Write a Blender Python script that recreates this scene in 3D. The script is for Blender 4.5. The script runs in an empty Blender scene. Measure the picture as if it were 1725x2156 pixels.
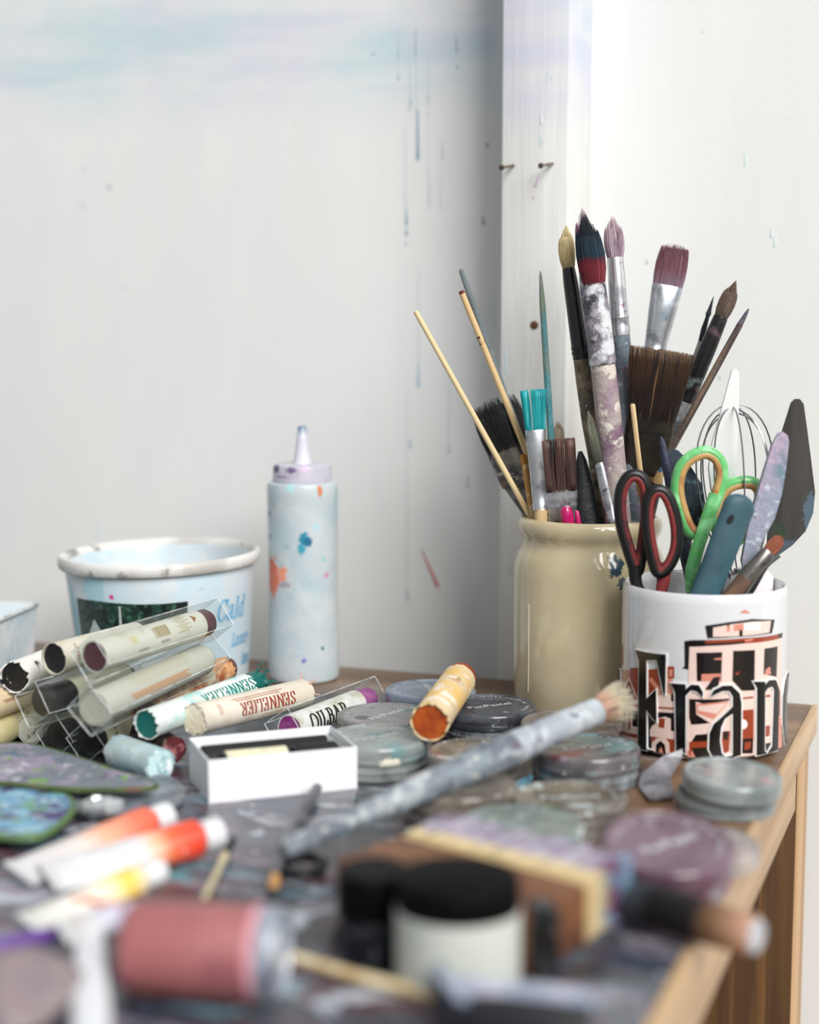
import bpy, bmesh, math, random
from mathutils import Vector, Matrix, Quaternion
random.seed(7)
SC = bpy.context.scene
COL = SC.collection

# ------------------------------------------------------------------ camera
FPX, CX, CY, HOR = 3400.0, 862.5, 1078.0, 670.0
CAMH = 0.271                                   # eye height above the table top (table top is z = 0)
TILT = math.atan((CY - HOR) / FPX)
cd = bpy.data.cameras.new('camera'); cam = bpy.data.objects.new('camera', cd); COL.objects.link(cam)
cam.location = (0, 0, CAMH); cam.rotation_euler = (math.pi / 2 - TILT, 0, 0)
cd.sensor_fit = 'VERTICAL'; cd.sensor_height = 36.0; cd.sensor_width = 36.0
cd.lens = FPX / 2156 * 36.0
cd.clip_start = 0.02
cd.dof.use_dof = True; cd.dof.focus_distance = 1.062; cd.dof.aperture_fstop = 2.7
SC.camera = cam
# ------------------------------------------------------------------ light
wd = bpy.data.worlds.new('world'); SC.world = wd; wd.use_nodes = True
wd.node_tree.nodes['Background'].inputs[0].default_value = (0.93, 0.97, 1.0, 1)
wd.node_tree.nodes['Background'].inputs[1].default_value = 0.30
def area(name, loc, target, sx, sy, power, col=(1, 1, 1)):
    l = bpy.data.lights.new(name, 'AREA'); l.shape = 'RECTANGLE'; l.size = sx; l.size_y = sy
    l.energy = power; l.color = col
    o = bpy.data.objects.new(name, l); COL.objects.link(o); o.location = loc
    o.rotation_euler = (Vector(target) - Vector(loc)).to_track_quat('-Z', 'Y').to_euler()
    return o
area('window_light', (2.9, -4.9, 5.0), (0.0, 1.1, 0.15), 4.4, 5.0, 760.0, (1.0, 0.99, 0.97))
vs = SC.view_settings
vs.view_transform = 'Standard'; vs.look = 'None'; vs.gamma = 1.0; vs.use_curve_mapping = False
vs.exposure = 0.31

# ------------------------------------------------------------------ unprojection helpers
CT, ST = math.cos(TILT), math.sin(TILT)
CAM = Vector((0, 0, CAMH))
def ray(px, py):
    a = (px - CX) / FPX; b = -(py - CY) / FPX
    return Vector((a, CT + b * ST, -ST + b * CT))
def Wz(px, py, z=0.0):
    d = ray(px, py); return CAM + d * ((z - CAMH) / d.z)
def Yd(px, py, y):
    d = ray(px, py); return CAM + d * (y / d.y)
def on_cyl(px, py, c, R0, H=1.0, R1=None):
    """first hit of a pixel's ray with an upright cylinder / cone standing at c -> (theta, z)"""
    d = ray(px, py); R1 = R0 if R1 is None else R1
    r = R0; res = (0, 0)
    for _ in range(8):
        ox, oy = CAM.x - c.x, CAM.y - c.y
        A = d.x ** 2 + d.y ** 2; B = 2 * (ox * d.x + oy * d.y); Cc = ox * ox + oy * oy - r * r
        disc = B * B - 4 * A * Cc
        t = (-B - math.sqrt(disc)) / (2 * A) if disc > 0 else -B / (2 * A)
        p = CAM + d * t
        z = p.z - c.z; r = R0 + (R1 - R0) * max(0, min(1, z / H))
        res = (math.atan2(p.x - c.x, -(p.y - c.y)), z)
    return res

# ------------------------------------------------------------------ materials
def lin(c):
    out = []
    for v in c[:3]:
        v = v / 255.0
        out.append(v / 12.92 if v <= 0.04045 else ((v + 0.055) / 1.055) ** 2.4)
    return (out[0], out[1], out[2], 1.0)
class NB:
    def __init__(s, name):
        s.m = bpy.data.materials.new(name); s.m.use_nodes = True
        s.t = s.m.node_tree; s.p = s.t.nodes['Principled BSDF']; s.o = s.t.nodes['Material Output']
        s.tc = s.t.nodes.new('ShaderNodeTexCoord'); s.co = s.tc.outputs['Object']
    def n(s, typ, **kw):
        x = s.t.nodes.new(typ)
        for k, v in kw.items(): setattr(x, k, v)
        return x
    def l(s, a, b): s.t.links.new(a, b)
    def noise(s, scale, stretch=(1, 1, 1), detail=4.0, dist=0.0, seed=None):
        mp = s.n('ShaderNodeMapping'); s.l(s.co, mp.inputs['Vector'])
        mp.inputs['Scale'].default_value = stretch
        mp.inputs['Location'].default_value = [random.uniform(-9, 9) for _ in range(3)]
        nz = s.n('ShaderNodeTexNoise'); s.l(mp.outputs[0], nz.inputs['Vector'])
        nz.inputs['Scale'].default_value = scale; nz.inputs['Detail'].default_value = detail
        nz.inputs['Roughness'].default_value = 0.6; nz.inputs['Distortion'].default_value = dist
        return nz.outputs['Fac']
    def ramp(s, val, lo, hi, a=0.0, b=1.0):
        r = s.n('ShaderNodeMapRange', interpolation_type='SMOOTHSTEP'); s.l(val, r.inputs['Value'])
        r.inputs['From Min'].default_value = lo; r.inputs['From Max'].default_value = hi
        r.inputs['To Min'].default_value = a; r.inputs['To Max'].default_value = b
        return r.outputs[0]
    def math(s, op, a, b):
        m = s.n('ShaderNodeMath', operation=op)
        for i, v in enumerate((a, b)):
            if isinstance(v, (int, float)): m.inputs[i].default_value = v
            else: s.l(v, m.inputs[i])
        return m.outputs[0]
    def mix(s, fac, a, b):
        x = s.n('ShaderNodeMix', data_type='RGBA')
        for sock, v in ((x.inputs[0], fac), (x.inputs[6], a), (x.inputs[7], b)):
            if isinstance(v, (int, float)): sock.default_value = v
            elif isinstance(v, tuple): sock.default_value = v
            else: s.l(v, sock)
        return x.outputs[2]
MATS = {}
def mat(name, base, rough=0.5, metal=0.0, layers=(), blobs=(), bump=None, alpha=1.0, coat=0.0,
        zr=None, spec=0.5, trans=0.0, sss=0.0, grain=None, mix_mask=None):
    """layers: (colour, scale, threshold, softness, stretch); blobs: (centre, radius, colour, jag);
    zr: [(z, colour)...] colours along the thing's own axis; bump: (scale, strength, stretch)"""
    if name in MATS: return MATS[name]
    b = NB(name); p = b.p
    c = lin(base)
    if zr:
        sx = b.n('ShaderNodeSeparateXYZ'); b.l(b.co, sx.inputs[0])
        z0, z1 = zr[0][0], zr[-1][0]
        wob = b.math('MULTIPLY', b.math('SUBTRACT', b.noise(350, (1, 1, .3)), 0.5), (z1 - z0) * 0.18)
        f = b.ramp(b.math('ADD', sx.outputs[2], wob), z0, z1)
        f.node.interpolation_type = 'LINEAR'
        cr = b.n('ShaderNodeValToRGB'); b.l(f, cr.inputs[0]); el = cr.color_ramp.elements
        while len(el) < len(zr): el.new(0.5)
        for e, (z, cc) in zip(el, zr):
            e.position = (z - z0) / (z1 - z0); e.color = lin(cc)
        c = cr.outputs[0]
    for L in layers:
        colr, scale, thr, soft = L[:4]; st = L[4] if len(L) > 4 else (1, 1, 1)
        f = b.ramp(b.noise(scale, st, dist=0.3), thr - soft, thr + soft)
        if len(L) > 5: f = b.math('MULTIPLY', f, L[5])
        c = b.mix(f, c, lin(colr))
    for (cen, rad, colr, jag) in blobs:
        if isinstance(rad, (int, float)): rad = (rad, rad, rad)
        s1 = b.n('ShaderNodeVectorMath', operation='SUBTRACT'); b.l(b.co, s1.inputs[0]); s1.inputs[1].default_value = cen
        s2 = b.n('ShaderNodeVectorMath', operation='DIVIDE'); b.l(s1.outputs[0], s2.inputs[0]); s2.inputs[1].default_value = rad
        s3 = b.n('ShaderNodeVectorMath', operation='LENGTH'); b.l(s2.outputs[0], s3.inputs[0])
        nz = b.math('MULTIPLY', b.math('SUBTRACT', b.noise(1.6 / min(rad), detail=6), 0.5), jag * 2.2)
        f = b.ramp(b.math('ADD', s3.outputs['Value'], nz), 0.75, 1.0, 1.0, 0.0)
        c = b.mix(f, c, lin(colr))
    if isinstance(c, tuple): p.inputs['Base Color'].default_value = c
    else: b.l(c, p.inputs['Base Color'])
    p.inputs['Roughness'].default_value = rough; p.inputs['Metallic'].default_value = metal
    p.inputs['Specular IOR Level'].default_value = spec
    p.inputs['Coat Weight'].default_value = coat; p.inputs['Alpha'].default_value = alpha
    p.inputs['Transmission Weight'].default_value = trans
    if sss:
        p.inputs['Subsurface Weight'].default_value = sss; p.inputs['Subsurface Radius'].default_value = (.01, .01, .01)
    if bump:
        bn = b.n('ShaderNodeBump'); b.l(b.noise(bump[0], bump[2] if len(bump) > 2 else (1, 1, 1), detail=5), bn.inputs['Height'])
        bn.inputs['Strength'].default_value = bump[1]; bn.inputs['Distance'].default_value = 0.002
        b.l(bn.outputs[0], p.inputs['Normal'])
    MATS[name] = b.m; return b.m
def clear(name, tint=(245, 248, 248), haze=0.10, hcol=(235, 238, 238), rough=0.06, hscale=90, gl=1.0):
    if name in MATS: return MATS[name]
    b = NB(name); t = b.t; t.nodes.remove(b.p)
    tr = b.n('ShaderNodeBsdfTransparent'); tr.inputs[0].default_value = lin(tint)
    gs = b.n('ShaderNodeBsdfGlossy'); gs.inputs['Roughness'].default_value = rough
    df = b.n('ShaderNodeBsdfDiffuse'); df.inputs[0].default_value = lin(hcol)
    fr = b.n('ShaderNodeFresnel'); ge = b.n('ShaderNodeNewGeometry'); b.l(b.ramp(ge.outputs['Backfacing'], 0, 1, 1.5, 1 / 1.5), fr.inputs[0])
    bn = b.n('ShaderNodeBump'); b.l(b.noise(60), bn.inputs['Height']); bn.inputs['Strength'].default_value = 0.12
    bn.inputs['Distance'].default_value = 0.002
    b.l(bn.outputs[0], gs.inputs['Normal'])
    gl = gl * .55; m1 = b.n('ShaderNodeMixShader'); b.l(b.math('MULTIPLY', fr.outputs[0], gl), m1.inputs[0]); b.l(tr.outputs[0], m1.inputs[1]); b.l(gs.outputs[0], m1.inputs[2])
    m2 = b.n('ShaderNodeMixShader'); b.l(b.ramp(b.noise(hscale), 0.35, 0.75, haze * 0.35, haze * 1.8), m2.inputs[0])
    b.l(m1.outputs[0], m2.inputs[1]); b.l(df.outputs[0], m2.inputs[2])
    b.l(m2.outputs[0], b.o.inputs[0])
    MATS[name] = b.m; return b.m

# ------------------------------------------------------------------ geometry helpers: every builder returns (verts, faces)
def lathe(prof, n=48, rx=1.0, ry=1.0):
    V, F, rings = [], [], []
    for (r, z) in prof:
        if r < 1e-7:
            rings.append([len(V)]); V.append((0, 0, z))
        else:
            rings.append(list(range(len(V), len(V) + n)))
            for i in range(n):
                a = 2 * math.pi * i / n; V.append((r * math.cos(a) * rx, r * math.sin(a) * ry, z))
    for A, B in zip(rings, rings[1:]):
        if len(A) == 1 and len(B) == 1: continue
        for i in range(n):
            j = (i + 1) % n
            if len(A) == 1: F.append((A[0], B[j], B[i]))
            elif len(B) == 1: F.append((A[i], A[j], B[0]))
            else: F.append((A[i], A[j], B[j], B[i]))
    return V, F
def skin(rings, caps=True, closed=False):
    V, F = [], []; n = len(rings[0])
    for r in rings: V += [tuple(p) for p in r]
    m = len(rings)
    for k in range(m if closed else m - 1):
        a, b = k * n, ((k + 1) % m) * n
        for i in range(n):
            j = (i + 1) % n; F.append((a + i, a + j, b + j, b + i))
    if caps and not closed:
        F.append(tuple(range(n - 1, -1, -1))); F.append(tuple(range((m - 1) * n, m * n)))
    return V, F
def loft(sec, n=16):
    """sec: (z, halfwidth x, halfwidth y[, x offset])"""
    rings = []
    for s in sec:
        z, a, b = s[:3]; ox = s[3] if len(s) > 3 else 0
        rings.append([(a * math.cos(2 * math.pi * i / n) + ox, b * math.sin(2 * math.pi * i / n), z) for i in range(n)])
    return skin(rings)
def tube(pts, rad, n=8, closed=False, flat=1.0, up=None):
    pts = [Vector(p) for p in pts]; m = len(pts)
    if not isinstance(rad, (list, tuple)): rad = [rad] * m
    rings = []; N = None
    for k in range(m):
        if closed: T = pts[(k + 1) % m] - pts[k - 1]
        else: T = pts[min(k + 1, m - 1)] - pts[max(k - 1, 0)]
        T.normalize()
        if up is not None:
            N = Vector(up) - T * T.dot(Vector(up)); N.normalize()
        elif N is None:
            N = T.orthogonal().normalized()
        else:
            N = (N - T * T.dot(N)).normalized()
        Bn = T.cross(N)
        rings.append([pts[k] + N * (rad[k] * math.cos(2 * math.pi * i / n)) + Bn * (rad[k] * flat * math.sin(2 * math.pi * i / n)) for i in range(n)])
    return skin(rings, True, closed)
def smooth_path(P, sub=5, closed=False):
    P = [Vector(p) for p in P]; m = len(P); out = []
    for k in range(m if closed else m - 1):
        p0 = P[(k - 1) % m] if closed or k > 0 else P[k]; p1 = P[k]; p2 = P[(k + 1) % m]
        p3 = P[(k + 2) % m] if closed or k + 2 < m else p2
        for i in range(sub):
            t = i / sub; t2 = t * t; t3 = t2 * t
            out.append(0.5 * ((2 * p1) + (p2 - p0) * t + (2 * p0 - 5 * p1 + 4 * p2 - p3) * t2 + (3 * p1 - p0 - 3 * p2 + p3) * t3))
    if not closed: out.append(P[-1])
    return out
def box(x0, x1, y0, y1, z0, z1, bev=0.0, seg=2):
    bm = bmesh.new(); bmesh.ops.create_cube(bm, size=1.0)
    for v in bm.verts:
        v.co = ((x0 + x1) / 2 + v.co.x * (x1 - x0), (y0 + y1) / 2 + v.co.y * (y1 - y0), (z0 + z1) / 2 + v.co.z * (z1 - z0))
    if bev: bmesh.ops.bevel(bm, geom=bm.edges[:], offset=bev, segments=seg, affect='EDGES', profile=0.5)
    return from_bm(bm)
def from_bm(bm):
    bm.verts.index_update()
    g = ([tuple(v.co) for v in bm.verts], [tuple(v.index for v in f.verts) for f in bm.faces]); bm.free(); return g
def plate(pts3, thick, nrm, bev=0.0):
    """a sheet of real thickness from a closed outline of 3-D points"""
    nrm = Vector(nrm).normalized(); n = len(pts3)
    bm = bmesh.new()
    a = [bm.verts.new(Vector(p) + nrm * thick / 2) for p in pts3]; b = [bm.verts.new(Vector(p) - nrm * thick / 2) for p in pts3]
    bm.faces.new(a); bm.faces.new(b[::-1])
    for i in range(n):
        j = (i + 1) % n; bm.faces.new((a[j], a[i], b[i], b[j]))
    bmesh.ops.recalc_face_normals(bm, faces=bm.faces[:])
    bmesh.ops.triangulate(bm, faces=[f for f in bm.faces if len(f.verts) > 4])
    return from_bm(bm)
def join(*gs):
    V, F = [], []
    for v, f in gs:
        o = len(V); V += list(v); F += [tuple(i + o for i in q) for q in f]
    return V, F
def xf(g, M):
    return [tuple(M @ Vector(v)) for v in g[0]], g[1]
def shift(g, d):
    d = Vector(d); return [tuple(Vector(v) + d) for v in g[0]], g[1]
def rough_up(g, amt, freq, seed=0):
    from mathutils import noise as nz
    o = Vector((seed * 3.1, seed * 1.7, seed))
    return [tuple(Vector(v) + nz.noise_vector(Vector(v) * freq + o) * amt) for v in g[0]], g[1]
def obj(name, g, m, parent=None, smooth=True, angle=38, label=None):
    me = bpy.data.meshes.new(name); me.from_pydata(g[0], [], g[1]); me.update()
    bm = bmesh.new(); bm.from_mesh(me); bmesh.ops.recalc_face_normals(bm, faces=bm.faces[:]); bm.to_mesh(me); bm.free()
    if smooth:
        me.shade_smooth(); me.set_sharp_from_angle(angle=math.radians(angle))
    me.materials.append(m)
    o = bpy.data.objects.new(name, me); COL.objects.link(o)
    if parent: o.parent = parent
    if label: o['label'] = label
    return o
def thing(name, label, cat, loc=(0, 0, 0), rot=None, group=None):
    o = bpy.data.objects.new(name, None); COL.objects.link(o); o.empty_display_size = 0.02
    o.location = loc
    if rot is not None:
        o.rotation_mode = 'QUATERNION'; o.rotation_quaternion = rot
    o['label'] = label; o['category'] = cat
    if group: o['group'] = group
    return o
def frame(axis, roll=0.0, face=Vector((0, 1, -0.12))):
    """rotation whose z is the axis and whose -y looks at the camera"""
    Z = Vector(axis).normalized(); Y = face - Z * face.dot(Z); Y.normalize(); X = Y.cross(Z)
    return (Matrix((X, Y, Z)).transposed().to_quaternion() @ Quaternion((0, 0, 1), roll))

# ------------------------------------------------------------------ lettering: flat or raised strokes with thick uprights and thin bars
XH = 0.70
def sf(x, y, w=.13): return ('l', [(x - w, y), (x + w, y)])
GL = {
 'F': (.62, [('l', [(.17, 0), (.17, 1)]), sf(.17, 0, .16), ('l', [(.02, 1), (.56, 1)]), ('l', [(.56, 1.01), (.55, .76)]), ('l', [(.17, .52), (.42, .52)]), ('l', [(.42, .63), (.42, .41)])]),
 'E': (.66, [('l', [(.17, 0), (.17, 1)]), ('l', [(.02, 1), (.56, 1)]), ('l', [(.56, 1.01), (.55, .78)]), ('l', [(.17, .52), (.42, .52)]), ('l', [(.42, .62), (.42, .42)]), ('l', [(.02, 0), (.58, 0)]), ('l', [(.58, -.01), (.6, .24)])]),
 'S': (.62, [('s', [(.51, .78), (.44, .95), (.29, 1), (.13, .92), (.1, .76), (.2, .6), (.4, .46), (.52, .28), (.46, .08), (.29, 0), (.13, .07), (.08, .24)]), ('l', [(.51, 1.0), (.51, .74)]), ('l', [(.08, .28), (.08, 0)])]),
 'N': (.84, [('l', [(.14, 0), (.14, 1)]), ('l', [(.12, 1), (.68, 0)]), ('l', [(.68, 0), (.68, 1)]), sf(.14, 0, .11), sf(.68, 1, .11), sf(.06, 1, .08)]),
 'L': (.6, [('l', [(.17, 0), (.17, 1)]), sf(.17, 1, .14), ('l', [(.03, 0), (.54, 0)]), ('l', [(.54, -.01), (.56, .26)])]),
 'I': (.34, [('l', [(.17, 0), (.17, 1)]), sf(.17, 0), sf(.17, 1)]),
 'R': (.7, [('l', [(.17, 0), (.17, 1)]), sf(.17, 0), ('s', [(.03, 1), (.17, 1), (.38, 1), (.54, .9), (.56, .76), (.5, .6), (.36, .53), (.17, .52)]), ('l', [(.34, .52), (.6, 0)]), sf(.6, 0, .08)]),
 'O': (.82, [('c', [(.41, 1), (.16, .87), (.07, .5), (.16, .13), (.41, 0), (.66, .13), (.75, .5), (.66, .87)])]),
 'B': (.68, [('l', [(.17, 0), (.17, 1)]), ('s', [(.03, 1), (.17, 1), (.4, .99), (.52, .88), (.52, .7), (.42, .57), (.17, .54)]), ('s', [(.17, .54), (.42, .53), (.57, .42), (.58, .18), (.45, .02), (.17, 0), (.03, 0)])]),
 'A': (.78, [('l', [(.1, 0), (.38, 1)]), ('l', [(.38, 1), (.66, 0)]), ('l', [(.2, .34), (.56, .34)]), sf(.1, 0, .1), sf(.66, 0, .11)]),
 'C': (.72, [('s', [(.63, .74), (.56, .92), (.4, 1), (.2, .9), (.09, .66), (.09, .36), (.2, .1), (.4, 0), (.56, .07), (.65, .25)]), ('l', [(.63, 1), (.63, .7)])]),
 'a': (.58, [('s', [(.1, .52), (.14, .64), (.28, .7), (.39, .64), (.42, .5), (.42, .12), (.48, .02), (.55, .05)]), ('s', [(.42, .42), (.26, .36), (.11, .26), (.08, .12), (.16, 0), (.28, .01), (.42, .14)])]),
 'l': (.32, [('l', [(.16, 0), (.16, 1.04)]), sf(.16, 0, .12), ('l', [(.04, 1.02), (.17, 1.05)])]),
 'd': (.64, [('l', [(.48, 0), (.48, 1.04)]), ('l', [(.36, 1.02), (.49, 1.05)]), ('l', [(.48, .02), (.6, .02)]), ('s', [(.48, .54), (.38, .67), (.26, .68), (.12, .56), (.07, .34), (.12, .1), (.26, 0), (.38, .03), (.48, .16)])]),
 'u': (.64, [('s', [(.02, .68), (.14, .68), (.14, .2), (.2, .03), (.32, 0), (.46, .14)]), ('l', [(.46, 0), (.46, .68)]), ('l', [(.36, .68), (.47, .68)]), ('l', [(.46, .02), (.58, .02)])]),
 'x': (.56, [('l', [(.08, .68), (.46, 0)]), ('l', [(.46, .68), (.08, 0)]), sf(.08, .68, .08), sf(.46, 0, .08), sf(.46, .68, .07), sf(.08, 0, .07)]),
 'r': (.5, [('l', [(.16, 0), (.16, .7)]), ('l', [(.02, .69), (.17, .7)]), sf(.16, 0), ('s', [(.16, .48), (.24, .64), (.36, .7), (.45, .62)])]),
 'y': (.56, [('l', [(.08, .68), (.28, .04)]), ('s', [(.47, .68), (.28, .04), (.18, -.24), (.06, -.24)]), sf(.08, .68, .08), sf(.47, .68, .07)]),
 'm': (.94, [('l', [(.14, 0), (.14, .7)]), ('l', [(.02, .69), (.15, .7)]), sf(.14, 0, .1), ('s', [(.14, .5), (.26, .67), (.38, .66), (.44, .5)]), ('l', [(.44, .54), (.44, 0)]), sf(.44, 0, .1), ('s', [(.44, .5), (.56, .67), (.7, .66), (.76, .5)]), ('l', [(.76, .54), (.76, 0)]), sf(.76, 0, .1)]),
 'n': (.64, [('l', [(.14, 0), (.14, .7)]), ('l', [(.01, .69), (.15, .7)]), sf(.14, 0, .11), ('s', [(.14, .5), (.26, .66), (.4, .67), (.47, .5)]), ('l', [(.47, .54), (.47, 0)]), sf(.47, 0, .11)]),
 'i': (.3, [('l', [(.15, 0), (.15, .7)]), ('l', [(.03, .69), (.16, .7)]), sf(.15, 0, .11), ('l', [(.15, .86), (.15, .97)])]),
 's': (.46, [('s', [(.38, .56), (.3, .68), (.18, .68), (.09, .55), (.16, .41), (.3, .3), (.39, .16), (.3, .01), (.17, 0), (.07, .13)])]),
 'c': (.52, [('s', [(.44, .52), (.36, .66), (.24, .68), (.11, .55), (.07, .32), (.13, .1), (.26, 0), (.38, .05), (.46, .18)])]),
 'o': (.56, [('c', [(.28, .69), (.12, .6), (.06, .35), (.12, .09), (.28, 0), (.44, .09), (.5, .35), (.44, .6)])]),
 ' ': (.35, []),
}
def strokes(ch, thick, thin, grow=0.0):
    """quads (in letter units) for one letter"""
    out = []
    for kind, P in GL[ch][1]:
        P = [Vector((p[0], p[1], 0)) for p in P]
        if kind == 's': P = smooth_path(P, 4)
        elif kind == 'c': P = smooth_path(P, 4, True); P.append(P[0].copy())
        L, R = [], []; m = len(P)
        for k in range(m):
            if kind == 'c' and k in (0, m - 1): T = P[1] - P[m - 2]
            else: T = P[min(k + 1, m - 1)] - P[max(k - 1, 0)]
            if T.length < 1e-9: T = Vector((0, 1, 0))
            T.normalize()
            w = (thin + (thick - thin) * abs(T.y) ** 1.3) / 2 + grow; N = Vector((-T.y, T.x, 0))
            q = P[k].copy()
            if kind != 'c':
                if k == 0: q -= T * (thin * .5 + grow)
                if k == m - 1: q += T * (thin * .5 + grow)
            L.append(q + N * w); R.append(q - N * w)
        for k in range(m - 1): out.append([R[k], R[k + 1], L[k + 1], L[k]])
    return out
def letters(text, size, mapf, thick=.16, thin=.05, wx=1.0, slant=0.0, grow=0.0, h0=0.0002, h1=None, gap=0.06, start=0.0):
    """serif words laid on a surface: mapf(u, v, h) -> point"""
    V, F = [], []; x = start
    for ch in text:
        for q in strokes(ch, thick, thin, grow):
            uv = [((x + (p.x + slant * p.y) * wx) * size, p.y * size) for p in q]
            # fine quads already; long ones are split so that they hug the surface
            ns = max(1, int(math.hypot(uv[0][0] - uv[1][0], uv[0][1] - uv[1][1]) / .0013))
            for s in range(ns):
                def ip(a, b, t): return (a[0] + (b[0] - a[0]) * t, a[1] + (b[1] - a[1]) * t)
                c = [ip(uv[0], uv[1], s / ns), ip(uv[0], uv[1], (s + 1) / ns), ip(uv[3], uv[2], (s + 1) / ns), ip(uv[3], uv[2], s / ns)]
                o = len(V)
                if h1 is None:
                    V += [tuple(mapf(a, b, h0)) for a, b in c]; F.append((o, o + 1, o + 2, o + 3))
                else:
                    V += [tuple(mapf(a, b, h0)) for a, b in c] + [tuple(mapf(a, b, h1)) for a, b in c]
                    F += [(o + 4, o + 5, o + 6, o + 7)] + [(o + i, o + (i + 1) % 4, o + 4 + (i + 1) % 4, o + 4 + i) for i in range(4)]
        x += (GL[ch][0] * wx + gap)
    return V, F
def print_polys(polys, mapf, h, step=0.004):
    """flat printed shapes: 2-D outlines cut fine enough to follow a curved surface"""
    bm = bmesh.new()
    for P in polys:
        try: bm.faces.new([bm.verts.new((p[0], p[1], 0)) for p in P])
        except ValueError: pass
    xs = [v.co.x for v in bm.verts]
    k = math.floor(min(xs) / step) + 1
    while k * step < max(xs):
        bmesh.ops.bisect_plane(bm, geom=bm.verts[:] + bm.edges[:] + bm.faces[:], plane_co=(k * step, 0, 0), plane_no=(1, 0, 0)); k += 1
    if step >= .05:                                    # round a thin stick: cut across instead
        for k in range(-14, 15):
            bmesh.ops.bisect_plane(bm, geom=bm.verts[:] + bm.edges[:] + bm.faces[:], plane_co=(0, k * .0011, 0), plane_no=(0, 1, 0))
    bmesh.ops.triangulate(bm, faces=bm.faces[:])
    V, F = from_bm(bm)
    return [tuple(mapf(v[0], v[1], h)) for v in V], F
def sans(text, size, mapf, h=0.0002, align='LEFT'):
    """small sans lettering from the built-in font"""
    cu = bpy.data.curves.new('t', 'FONT'); cu.body = text; cu.size = size; cu.align_x = align; cu.resolution_u = 2
    o = bpy.data.objects.new('t', cu); COL.objects.link(o)
    bpy.context.view_layer.update()
    me = bpy.data.meshes.new_from_object(o)
    V = [tuple(mapf(v.co.x, v.co.y, h)) for v in me.vertices]; F = [tuple(p.vertices) for p in me.polygons]
    bpy.data.objects.remove(o); bpy.data.curves.remove(cu); bpy.data.meshes.remove(me)
    return V, F
def rect(x0, y0, x1, y1): return [(x0, y0), (x1, y0), (x1, y1), (x0, y1)]

# ================================================================== THE SETTING
ANG = math.radians(20.4)
U = Vector((math.cos(ANG), -math.sin(ANG), 0))          # along the wall, to the right
VV = Vector((math.sin(ANG), math.cos(ANG), 0))          # away from the room, into the wall
M0 = Vector((0.0735, 1.1955, 0))                        # a point of the table's back edge
WALLGAP = 0.066                                         # the wall stands this far behind the table edge
TOPT = 0.020
QW = Matrix((U, VV, Vector((0, 0, 1)))).transposed().to_quaternion()
def hit_plane(px, py, off):
    """pixel -> (u, z) on the upright plane parallel to the wall, off metres behind the table's back edge"""
    d = ray(px, py); o = M0 + VV * off
    t = (o - CAM).dot(VV) / d.dot(VV); p = CAM + d * t
    return (p - M0).dot(U), p.z
FLOOR = -0.745

wallm = mat('wall_paint', (226, 226, 224), 0.75, layers=[
    ((220, 224, 224), 7, .52, .2, (1, 1, .3), .7), ((234, 233, 231), 9, .55, .2, (1, 1, .25), .7),
    ((212, 218, 219), 60, .70, .06, (1, 1, .12), .5), ((188, 196, 198), 260, .77, .02, (1, 1, 1), .6)], bump=(300, .12))
# blue and lilac washes brushed on high up on the left
def washes(m, zlo, zhi, ulim, hi=.35, power=1.0):
    t = m.node_tree; P = t.nodes['Principled BSDF']; src = P.inputs['Base Color'].links[0].from_socket
    b = NB.__new__(NB); b.m = m; b.t = t; b.p = P; b.o = t.nodes['Material Output']
    b.tc = t.nodes.new('ShaderNodeTexCoord'); b.co = b.tc.outputs['Object']
    sx = b.n('ShaderNodeSeparateXYZ'); b.l(b.co, sx.inputs[0])
    wob = b.math('MULTIPLY', b.math('SUBTRACT', b.noise(7), .5), .10)
    zz = b.math('ADD', sx.outputs[2], wob)
    f = b.ramp(zz, zlo, zhi)
    g = b.ramp(zz, zhi + .02, zhi + .05, 1.0, hi)
    streak = b.ramp(b.noise(16, (.3, 1, 2.2)), .3, .65, .25 * power, .75 * power)
    f = b.math('MULTIPLY', b.math('MULTIPLY', f, g), streak)
    if ulim is not None: f = b.math('MULTIPLY', f, b.ramp(sx.outputs[0], ulim - .02, ulim, 1, 0))
    hue = b.mix(b.ramp(b.noise(5), .42, .58), lin((178, 206, 214)), lin((204, 206, 222)))
    c = b.mix(f, src, hue)
    b.l(c, P.inputs['Base Color'])
washes(wallm, .42, .485, -.02)
wall = obj('wall_back', box(-3.0, 2.2, WALLGAP, WALLGAP + .12, FLOOR, 1.9), wallm, smooth=False)
wall.location = M0; wall.rotation_mode = 'QUATERNION'; wall.rotation_quaternion = QW
wall['kind'] = 'structure'; wall['label'] = 'off-white studio wall with faint blue washes and paint drips'
# drips, splashes of paint on the wall: slightly raised paint
def blot(px, y0, y1, w, colr, name='paint_drip', off=WALLGAP, parent=None, slant=0, fade=.12):
    n = 10; u0, z0 = hit_plane(px, y0, off); u1, z1 = hit_plane(px + slant, y1, off); hw = w * .42 * 1.25 / FPX
    P = []
    for i in range(n + 1):
        t = i / n; k = hw * (.35 + .65 * t) if t < .85 else hw * math.sqrt(max(0, 1 - ((t - .85) / .15) ** 2)) + 1e-5
        P.append((u0 + (u1 - u0) * t, z0 + (z1 - z0) * t, k))
    rings = []
    for (u, z, k) in P: rings.append([(u + k * math.cos(a), off - .0004 * math.sin(a) , z) for a in [math.pi * j / 5 for j in range(6)] + [math.pi * 1.5]])
    colr = tuple(int(c + (214 - c) * fade) for c in colr)
    return obj(name, skin(rings), mat('drip_%d_%d_%d' % colr, colr, .5), parent or wall)
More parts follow.
